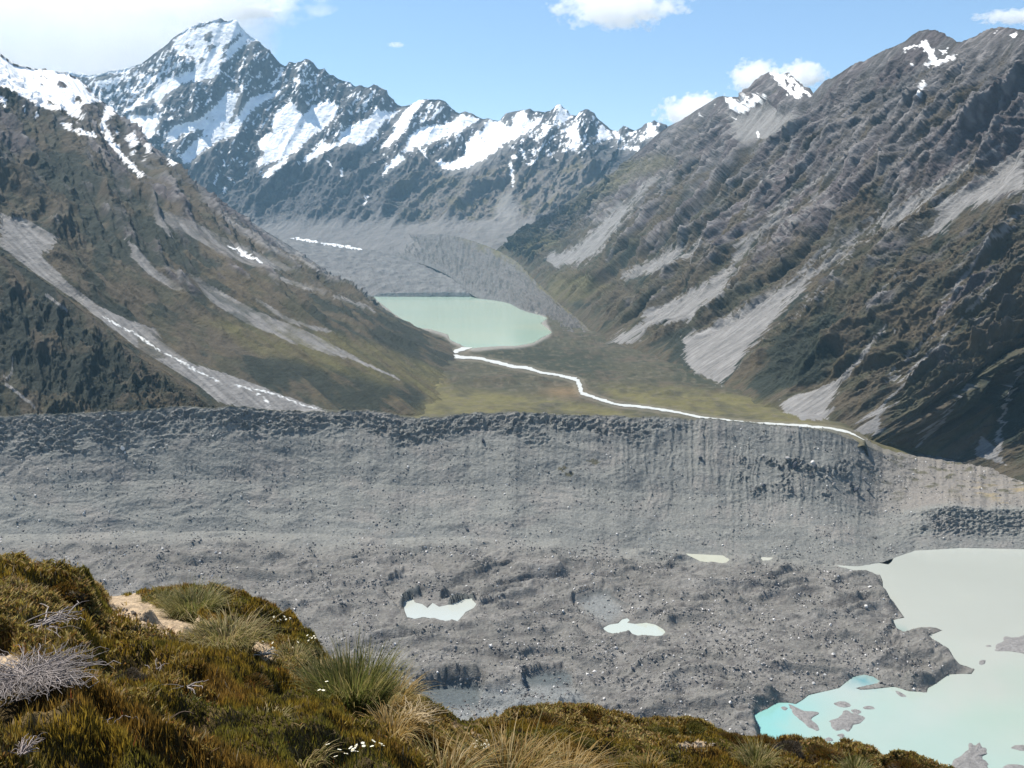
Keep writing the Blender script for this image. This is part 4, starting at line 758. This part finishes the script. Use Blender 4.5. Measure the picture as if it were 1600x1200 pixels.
def dead(px, py, n, L, r, up, label, seed, name='dead_shrub', colr=(.24, .21, .195), aim=0.0, fan=2.0):
    p = place(LK, px, py); g = np.random.default_rng(seed); cv, rd, cl = [], [], []
    for _ in range(n):
        a = aim + g.normal(0, fan); ln = L * g.uniform(.4, 1.1); t = np.linspace(0, 1, 8); bend = g.normal(0, .8); s0 = g.normal(0, L * .12, 2); wob = g.normal(0, .03 * L, (8, 3)) * t[:, None]
        aa = a + bend * t; x = s0[0] + np.cumsum(np.cos(aa)) / 8 * ln; y = s0[1] + np.cumsum(np.sin(aa)) / 8 * ln; z = ln * up * g.uniform(.2, 1.1) * (t - .6 * t ** 2) + .02
        cv.append(np.stack([x, y, z], 1) + wob); rd.append(r * g.uniform(.5, 1.3)); cl.append(np.array(colr) * g.uniform(.6, 1.35))
    V, Q, Cc = tubes(cv, rd, cl); o = mesh_np(name, V, Q, M_plant, Cc); o.location = (p[0], p[1], p[2] + (.09 if n > 300 else .03))
    tag(o, label, 'dead shrub', 'dead grey twigs in the heath'); return o
dead(40, 1104, 650, .25, .0024, .42, 'large tangle of bleached grey twigs at the left edge', 31, aim=-.6, fan=1.5)
dead(20, 1075, 70, .24, .003, .35, 'sparse pale twigs lying on bare soil at the left edge', 32)
dead(50, 992, 22, .30, .005, .3, 'bundle of thick grey dead branches above the big tangle', 33, aim=.3, fan=.7)
dead(85, 1015, 260, .15, .002, .9, 'fine purple grey twigs between the branches and the big tangle', 34, colr=(.24, .2, .2))
dead(245, 1062, 8, .12, .003, 1.4, 'few upright white twigs in the middle of the heath', 35, aim=1.4, fan=.6)
dead(290, 1092, 7, .12, .003, .4, 'small flat grey twigs beside the fresh green plant', 36)
dead(255, 1160, 9, .15, .0025, 1.1, 'brown forked bare stems near the bottom left', 37, colr=(.17, .12, .09), aim=1.5, fan=1.0)
dead(35, 1205, 40, .07, .0025, 1.3, 'pale upright twigs in the bottom left corner', 38, colr=(.3, .25, .23), aim=1.2, fan=.8)
dead(410, 1035, 30, .10, .0045, .5, 'whitish dead twigs below the rim bushes', 39, colr=(.42, .4, .36))
dead(640, 1130, 70, .26, .004, .5, 'dry straw coloured stems hanging at the slope edge', 40, colr=(.38, .3, .18), aim=0, fan=.9)
dead(180, 1140, 6, .12, .0028, .4, 'thin grey twigs lying flat left of the fresh green plant', 41)

# ------------------------------------------------------------------ daisies and pale stones
def flowers(px, py, n, spread, label, seed, r=.008):
    p = place(LK, px, py); g = np.random.default_rng(seed); V, Q, Cc = [], [], []
    for k in range(n):
        c = np.array([g.normal(0, spread), g.normal(0, spread * .7), g.uniform(.07, .12)]); tl = g.normal(0, .4, 2); m = 8; a = np.arange(m) * 2 * math.pi / m + g.random()
        for i in range(m):
            d = np.array([math.cos(a[i]), math.sin(a[i]), tl[0] * math.cos(a[i]) + tl[1] * math.sin(a[i])]); q = np.array([-math.sin(a[i]), math.cos(a[i]), 0])
            b = len(V); V += [c, c + d * r * .7 + q * r * .3, c + d * r * 1.25, c + d * r * .7 - q * r * .3]; Q.append([b, b + 1, b + 2, b + 3]); Cc += [(.6, .5, .15)] + [(.82, .82, .76)] * 3
        b = len(V); V += [c * [1, 1, 0], c * [1, 1, 0] + [.003, 0, 0], c + [.002, 0, -.003], c + [0, 0, -.003]]; Q.append([b, b + 1, b + 2, b + 3]); Cc += [(.1, .12, .03)] * 4
    m = 16; a = np.arange(m) * 2 * math.pi / m; b = len(V); V += [np.array([0, 0, .05])] + [np.array([math.cos(t) * spread * 2.4, math.sin(t) * spread * 1.7, .025 + .02 * (i % 2)]) for i, t in enumerate(a)]; Q += [[b, b + 1 + i, b + 1 + (i + 1) % m, b] for i in range(m)]; Cc += [(.07, .075, .02)] * (m + 1)
    Q = [q if q[0] != q[3] else q for q in Q]
    o = mesh_np('daisy_clump', V, Q, M_plant, Cc); o.location = p; tag(o, label, 'flowers', 'white daisies on the near hillside')
flowers(757, 1185, 34, .07, 'largest clump of small white daisies beside the golden bottom tussock', 51, .007)
flowers(578, 1195, 6, .04, 'few white daisies near the bottom left of centre', 52)
flowers(502, 1100, 4, .02, 'tiny daisy clump at the foot of the big green tussock', 53)
flowers(352, 1008, 7, .04, 'white daisies at the lower end of the bare path', 54)
flowers(428, 1025, 8, .08, 'white daisies below the rim bushes', 55)
flowers(484, 1014, 6, .03, 'daisies on the rim against the grey gravel', 56)
flowers(545, 1210, 8, .04, 'daisies cut by the bottom edge of the view', 57)
flowers(447, 985, 7, .06, 'cream flowers on the rim right of the dark green bush', 58)

def rock_mesh(seed, ax=(1, .8, .7), n=14):
    g = np.random.default_rng(seed); nu, nvv = n, n // 2 + 1; u = np.linspace(0, 2 * math.pi, nu + 1)[:, None]; vq = np.linspace(-math.pi / 2, math.pi / 2, nvv)[None]
    D = np.stack([np.cos(u) * np.cos(vq), np.sin(u) * np.cos(vq), np.sin(vq) + 0 * u], -1).reshape(-1, 3)
    V = D.copy(); pl = g.normal(0, 1, (9, 3)); pl /= np.linalg.norm(pl, axis=1)[:, None]
    for q in pl: d = V @ q; lim = g.uniform(.55, .85); V -= np.maximum(d - lim, 0)[:, None] * q
    return V * ax, grid_faces(nu + 1, nvv)
rocks = []
for k in range(4):
    V, Q = rock_mesh(60 + k, ((1, .8, .7), (1.2, .7, .6), (.9, .9, .8), (1.1, .6, .9))[k]); rocks.append((V, Q))
def rock_proto(k, colr, name):
    V, Q = rocks[k]; return mesh_np(name, V, Q, M_stone, np.zeros_like(V) + colr, smooth=False)
g = np.random.default_rng(5)
protos = [rock_proto(k, c, 'stone') for k, c in ((0, (.45, .40, .34)), (1, (.5, .44, .38)), (2, (.38, .34, .30)))]; first = [True] * 3
spots = [(178 + g.uniform(0, 60), 0, 0) for _ in range(46)]
for i, (x, _a, _b) in enumerate(spots):
    k = i % 3; yb = 950 + (x - 178) * .30 + g.uniform(-5, 9); p = place(LK, x, yb)
    o = protos[k] if first[k] else protos[k].copy()
    if not first[k]: COL.objects.link(o)
    first[k] = False; r = g.uniform(.007, .018); o.scale = (r, r, r * .8); o.rotation_euler = (g.uniform(0, 6), g.uniform(0, 6), g.uniform(0, 6)); o.location = (p[0], p[1], p[2] + r * .3)
    tag(o, 'small pale stone lying on the bare path among others like it', 'stone', 'pale stones on the bare path')
for i in range(34):
    x = 1055 + g.uniform(0, 62); p = place(LK, x, 1163 + (x - 1055) * .06 + g.uniform(-4, 6)); o = protos[i % 3].copy(); COL.objects.link(o); r = g.uniform(.01, .024)
    o.scale = (r, r, r * .8); o.rotation_euler = (g.uniform(0, 6), g.uniform(0, 6), g.uniform(0, 6)); o.location = (p[0], p[1], p[2] + r * .3)
    tag(o, 'small pale stone in the stony gap between the cushion shrubs', 'stone', 'pale stones between the cushion shrubs')

# ------------------------------------------------------------------ boulders on the moraine
bl = {'l': [rock_proto(k, (.60, .58, .55), 'boulder') for k in (0, 1, 2)], 'm': [rock_proto(k, (.30, .29, .28), 'boulder') for k in (0, 3, 2)], 'd': [rock_proto(k, (.07, .075, .09), 'boulder') for k in (2, 1, 3)]}
fr = {k: [True] * 3 for k in bl}
def boulder(px, py, wpx, tone, label, group, k=0, sink=.25):
    p = place(LKB, px, py)
    if p is None: return
    o = bl[tone][k] if fr[tone][k] else bl[tone][k].copy()
    if not fr[tone][k]: COL.objects.link(o)
    fr[tone][k] = False; r = wpx / 2 * p[1] / F; q = r * g.uniform(.85, 1.15, 3); o.scale = tuple(q); o.rotation_euler = (g.uniform(0, 6), g.uniform(0, 6), g.uniform(0, 6))
    o.location = (p[0], p[1] - r * .3, p[2] + r * (.5 - sink)); tag(o, label, 'boulder', group)
for a in [(192,700,9,'l','pale boulder high on the moraine wall, largest at the left'),(195,706,5,'l','smaller pale boulder tucked under the largest left one'),(22,776,7,'l','pale boulder on the wall near the left edge'),(130,803,7,'l','elongated pale boulder low on the left of the wall'),
          (133,798,4,'l','small boulder touching the elongated one'),(166,850,5,'l','pale boulder at the foot of the wall on the left'),(730,826,7,'d','dark boulder at the foot of the wall in the middle'),(637,728,5,'l','flat pale boulder in the middle of the wall'),(558,766,5,'l','pale boulder left of the middle, halfway down the wall'),
          (240,698,5,'l','pale boulder right of the largest left one'),(1241,728,17,'d','largest dark boulder in the right part of the wall'),(1228,717,10,'m','grey boulder up left of the largest dark one'),(1273,730,11,'d','dark boulder right of the largest dark one'),(1268,722,8,'l','pale boulder above the dark one to the right'),
          (1094,714,9,'d','dark boulder on the wall below the river bend'),(1219,731,8,'d','dark boulder left of the largest dark one'),(1328,757,9,'d','upper dark boulder of the cluster on the right flank'),(1336,764,11,'d','broad dark boulder of the cluster on the right flank'),(1357,764,9,'d','dark boulder at the right end of the flank cluster'),(1350,748,8,'m','grey boulder above the flank cluster'),
          (1302,757,8,'m','grey boulder left of the flank cluster'),(1290,744,7,'m','grey boulder between the largest dark one and the flank cluster'),(1193,758,8,'d','dark boulder low in the wall left of the largest dark one'),(1380,712,6,'m','lone grey boulder at the end of the river'),(754,688,8,'d','dark rock just under the dark band of the wall'),
          (891,737,6,'d','dark rock beside the plants on the wall'),(1110,772,4,'l','pale rock on the lower wall'),(660,1046,6,'m','grey boulder above the melt cliff'),(1108,953,4,'l','bright boulder on the glacier right of the ponds'),(1134,987,5,'l','bright boulder right of the pond'),(962,1012,7,'l','pale slab below the right pond'),(988,1045,8,'d','dark boulder in the rubble below the right pond'),
          (908,1105,8,'l','pale boulder near the hillside rim'),(942,1090,7,'l','pale boulder on the gravel above the rim'),(1139,1100,7,'l','pale boulder near the turquoise water'),(1352,948,8,'l','pale slab near the tip of the gravel peninsula'),(1320,953,4,'l','bright boulder left of the pale slab'),(1296,977,7,'l','pale boulder on the glacier left of the lake')]:
    boulder(*a, 'large boulders on the moraine', k=hash(a[0]) % 3)
def scat(n):
    x = g.uniform(0, 1560, n); y = g.uniform(690, 1120, n); d = fbm(x / 60, y / 25, 4, 901) + .7 * np.exp(-((x - 1150) / 260) ** 2 - ((y - 1030) / 60) ** 2) + .25 * (y > 1000) - .5 * (y < 820)
    return x[d > .18], y[d > .18]
x, y = scat(1500); cnt = 0
for xx, yy in zip(x, y):
    if cnt >= 235: break
    if samp(mLk, np.array(xx), np.array(yy)) > 0 or samp(mPdB, np.array(xx), np.array(yy)) > .05 or samp(mLkB, np.array(xx), np.array(yy)) > .3: continue
    if yy > np.interp(xx, fs[:, 0], fs[:, 1]) - 8: continue
    boulder(xx, yy, (1.5 + 3.0 * g.random() ** 3) * (1.25 if yy > 1000 else 1), ('l', 'l', 'm', 'm')[int(g.integers(0, 4))], 'small grey boulder among the scattered rubble of the moraine', 'small boulders scattered over the moraine', k=int(g.integers(0, 3))); cnt += 1
# finer rubble nobody could count
def rubble(name, G, n, wt, smin, smax):
    c = G[:-1, :-1]; a = np.linalg.norm(np.cross(G[1:, :-1] - c, G[:-1, 1:] - c), axis=2) * wt[:-1, :-1]; a = a.ravel() / a.sum(); k = rng.choice(len(a), n, p=a); P = c.reshape(-1, 3)[k]
    r = smin + (smax - smin) * rng.random(n) ** 5; O = np.array([[1, 0, 0], [0, 1, 0], [-1, 0, 0], [0, -1, 0], [0, 0, 1], [0, 0, -1]], float); Fo = np.array([[0, 1, 4], [1, 2, 4], [2, 3, 4], [3, 0, 4], [1, 0, 5], [2, 1, 5], [3, 2, 5], [0, 3, 5]])
    A = rng.normal(0, 1, (n, 3, 3)); q, _ = np.linalg.qr(A); V = (O[None] * rng.uniform(.6, 1.3, (n, 1, 3))) @ q * r[:, None, None] + P[:, None] + [0, 0, .2] * r[:, None, None]
    Q = (np.arange(n) * 6)[:, None, None] + Fo[None]; br = rng.random(n); col = np.array((.19, .18, .17)) * rng.uniform(.6, 1.5, (n, 1)); col = np.where(br[:, None] > .92, np.array((.62, .60, .57)), col)
    return tag(mesh_np(name, V.reshape(-1, 3), Q.reshape(-1, 3), M_stone, np.repeat(col, 6, 0), smooth=False), kind='stuff')
pxa, pya = proj(ALL); visb = ((pxa > -30) & (pxa < 1630) & (pya > 640) & (pya < 1200)).astype(float); visb *= samp(1 - mLk, pxa, pya) * (samp(mLkB, pxa, pya) < .45) * (samp(mPdB, pxa, pya) < .1)
dd = fbm(pxa / 60, pya / 25, 4, 901) + .6 * np.exp(-((pxa - 1150) / 260) ** 2 - ((pya - 1030) / 60) ** 2)
visb *= .12 + sst(-.2, .6, dd) * (.35 + .65 * (pya > 850)); visb[:, len(rows) + n1_ + n2_:] *= .3
rubble('rubble', ALL, 60000, visb, .5, 2.6)

# ------------------------------------------------------------------ debris islets in the lake
def islet(pts, hgt, label):
    P = np.array(pts, float); n = len(P); u = np.linspace(0, n, n * 5, endpoint=False); Pc = np.concatenate([P[-1:], P, P[:2]]); Q_ = cr(Pc, u + 1); E = onz(Q_[:, 0], Q_[:, 1], ZW); c = E.mean(0); E = c + (E - c) * (1 + .28 * fbm(u * .9 + P[0, 0], u * 0 + 2, 4, 77))[:, None]; hgt = hgt * .5
    ringk = [1.06, 1.0, .93, .8, .6, .35, .12]; zk = [-1.2, .05, .35, .62, .85, 1.0, .95]; m = len(E); gg = np.random.default_rng(int(P[0, 0]))
    V = np.concatenate([np.concatenate([(c + (E - c) * r_)[:, :2], np.full((m, 1), ZW + (z_ * hgt if z_ > 0 else z_)) + (fbm((c + (E - c) * r_)[:, 0] / 5, (c + (E - c) * r_)[:, 1] / 5, 3, 905)[:, None] * hgt * .2 * (z_ > .1))], 1) for r_, z_ in zip(ringk, zk)] + [[[c[0], c[1], ZW + hgt]]])
    i = np.arange(m); Fq = [np.stack([k * m + i, k * m + (i + 1) % m, (k + 1) * m + (i + 1) % m, (k + 1) * m + i], 1) for k in range(6)]; tri = np.stack([6 * m + i, 6 * m + (i + 1) % m, i * 0 + 7 * m, i * 0 + 7 * m], 1)
    b = bmesh.new(); vs = [b.verts.new(tuple(q)) for q in V]
    for q in np.concatenate(Fq): b.faces.new([vs[t] for t in q])
    for q in tri: b.faces.new([vs[q[0]], vs[q[1]], vs[q[2]]])
    me = bpy.data.meshes.new('debris_islet'); b.to_mesh(me); b.free(); me.materials.append(M_gravel); a = me.color_attributes.new('tint', 'FLOAT_COLOR', 'POINT')
    cc = np.ones((len(V), 4), np.float32); cc[:, :3] = np.array((.185, .18, .176)) * (1 + .2 * fbm(V[:, 0] / 6, V[:, 1] / 6, 3, 3))[:, None]; a.data.foreach_set('color', cc.ravel())
    o = bpy.data.objects.new('debris_islet', me); COL.objects.link(o); tag(o, label, 'islet', 'grey debris islets in the glacial lake')
import bmesh
for pts, hh, lb in [([(1234,1104),(1250,1108),(1279,1114),(1267,1124),(1282,1137),(1272,1140),(1258,1132),(1244,1118)], 2.5, 'long narrow grey islet in the turquoise shallows'),
    ([(1296,1127),(1314,1118),(1320,1111),(1334,1114),(1349,1124),(1336,1134),(1323,1142),(1305,1139)], 3, 'broad grey islet right of the long narrow one'),
    ([(1305,1098),(1316,1096),(1326,1098),(1327,1104),(1311,1105)], 1.5, 'small islet near the shore above the broad one'), ([(1349,1105),(1357,1103),(1364,1104),(1364,1108),(1350,1108)], 1, 'thin flat islet right of the small one near the shore'),
    ([(1558,1008),(1571,996),(1590,994),(1615,995),(1640,1008),(1625,1026),(1588,1019),(1562,1016)], 3, 'grey islet cut by the right edge of the view'), ([(1530,1034),(1535,1031),(1540,1032),(1538,1038),(1531,1038)], 1.5, 'small lone islet off the tip of the peninsula'),
    ([(1484,1200),(1493,1186),(1512,1171),(1514,1164),(1526,1161),(1536,1163),(1542,1177),(1533,1183),(1543,1194),(1545,1212),(1510,1222),(1482,1215)], 3.5, 'largest islet at the bottom right with a knob at its top'),
    ([(1256,1159),(1270,1153),(1286,1162),(1280,1169),(1266,1168)], 2, 'grey islet just over the rim left of the last shrubs'), ([(1290,1173),(1305,1169),(1325,1169),(1337,1176),(1325,1183),(1300,1181)], 2, 'grey islet half hidden by the right rim'),
    ([(1582,1168),(1592,1164),(1605,1165),(1612,1172),(1592,1173)], 1.5, 'flat islet near the right edge at the bottom'), ([(1308,1149),(1314,1146),(1319,1149),(1316,1153)], 1.2, 'tiny islet below the broad one'), ([(1330,1109),(1338,1108),(1346,1112),(1342,1116),(1334,1115)], 1.2, 'tiny islet touching the top of the broad one'),
    ([(1399,1080),(1406,1081),(1416,1088),(1408,1089)], 1, 'thin gravel bar beside the peninsula'), ([(1220,1106),(1226,1104),(1231,1107),(1226,1110)], 1, 'tiny islet left of the long narrow one'), ([(1568,1198),(1582,1194),(1600,1197),(1606,1206),(1575,1210)], 2, 'islet at the bottom right corner'),
    ([(1540,1009),(1547,1008),(1549,1010),(1543,1011)], .8, 'speck of rock left of the islet at the right edge'), ([(1288,1155),(1296,1152),(1302,1157),(1294,1158)], 1, 'thin islet beside the one just over the rim')]: islet(pts, hh, lb)

# ------------------------------------------------------------------ clouds, far behind the range
def cloud(px, py, wx, wz, Y, label, seed, dens=.006, thr=.62, depth=None, ns=2.2, flat=0.0):
    c = P3(np.array(px, float), np.array(py, float), Y); me = bpy.data.meshes.new('cloud'); b = bmesh.new(); bmesh.ops.create_icosphere(b, subdivisions=3, radius=1.25); b.to_mesh(me); b.free()
    o = bpy.data.objects.new('cloud', me); COL.objects.link(o); sx = wx * Y / F; sz = wz * Y / F; o.location = tuple(c); o.scale = (sx, depth or min(sx, sz * 2.0), sz)
    m = bpy.data.materials.new('cloud_vapour'); m.use_nodes = True; N = m.node_tree.nodes; L = m.node_tree.links; N.remove(N['Principled BSDF'])
    v = N.new('ShaderNodeVolumePrincipled'); v.inputs['Color'].default_value = (1, 1, 1, 1); v.inputs['Anisotropy'].default_value = .45
    tc = N.new('ShaderNodeTexCoord'); ln = N.new('ShaderNodeVectorMath'); ln.operation = 'LENGTH'; L.new(tc.outputs['Object'], ln.inputs[0])
    mp = N.new('ShaderNodeMapping'); asp = sx / sz; mp.inputs['Scale'].default_value = (asp ** .6, 1, 1); mp.inputs['Location'].default_value = (seed * 3.1, seed, 0); L.new(tc.outputs['Object'], mp.inputs[0])
    n = N.new('ShaderNodeTexNoise'); n.inputs['Scale'].default_value = ns; n.inputs['Detail'].default_value = 5; n.inputs['Roughness'].default_value = .6; L.new(mp.outputs[0], n.inputs['Vector'])
    a = N.new('ShaderNodeMath'); a.operation = 'MULTIPLY_ADD'; a.inputs[1].default_value = 2.6; a.inputs[2].default_value = -1.3 + thr; L.new(n.outputs['Fac'], a.inputs[0])
    s_ = N.new('ShaderNodeMath'); s_.operation = 'SUBTRACT'; L.new(a.outputs[0], s_.inputs[0]); L.new(ln.outputs['Value'], s_.inputs[1])
    r = N.new('ShaderNodeMapRange'); r.inputs[1].default_value = 0; r.inputs[2].default_value = .22; r.inputs[3].default_value = 0; r.inputs[4].default_value = dens; L.new(s_.outputs[0], r.inputs[0]); L.new(r.outputs[0], v.inputs['Density'])
    L.new(v.outputs[0], N['Material Output'].inputs['Volume']); me.materials.append(m); tag(o, label, 'cloud', 'white clouds behind the mountains')
cloud(60, 38, 320, 150, 17500, 'huge bright cloud bank over the snowy summit at the upper left', 1, .0008, 1.1, 1500, 1.4)
cloud(330, -12, 165, 55, 17400, 'cloud wisp streaming over the top of the summit', 2, .0014, .95, 700, 1.6)
cloud(398, 18, 46, 14, 17000, 'thin cloud tail right of the summit', 3, .008, .8)
cloud(968, 8, 98, 36, 16500, 'white cloud at the top centre', 4, .004, .85)
cloud(619, 70, 15, 5, 17500, 'tiny cloud above the snowy range', 5, .006, .8)
cloud(1180, 120, 40, 26, 17000, 'round cloud left behind the pointed peak', 6, .006, .9)
cloud(1250, 120, 38, 24, 17000, 'round cloud right behind the pointed peak', 7, .006, .9)
cloud(1092, 175, 60, 26, 17000, 'low cloud behind the ridge left of the pointed peak', 8, .006, .9)
cloud(1590, 26, 70, 12, 17000, 'flat cloud at the right edge of the sky', 9, .008, .85)

# ------------------------------------------------------------------ air
import bmesh
def haze_box(lo, hi, density):
    x0, y0, z0 = lo; x1, y1, z1 = hi
    V = [(x, y, z) for x in (x0, x1) for y in (y0, y1) for z in (z0, z1)]
    Fc = [(0, 1, 3, 2), (4, 6, 7, 5), (0, 4, 5, 1), (2, 3, 7, 6), (0, 2, 6, 4), (1, 5, 7, 3)]
    me = bpy.data.meshes.new('haze'); me.from_pydata(V, [], Fc); me.update()
    m = bpy.data.materials.new('haze_air'); m.use_nodes = True; N = m.node_tree.nodes; L = m.node_tree.links
    N.remove(N['Principled BSDF']); v = N.new('ShaderNodeVolumePrincipled'); v.inputs['Density'].default_value = density
    v.inputs['Color'].default_value = (.42, .74, 1.0, 1); v.inputs['Anisotropy'].default_value = .15
    L.new(v.outputs[0], N['Material Output'].inputs['Volume']); me.materials.append(m)
    o = bpy.data.objects.new('haze', me); COL.objects.link(o); tag(o, kind='stuff')
haze_box((-9000, -1500, -640), (9000, 14600, 2900), 1.65e-5)
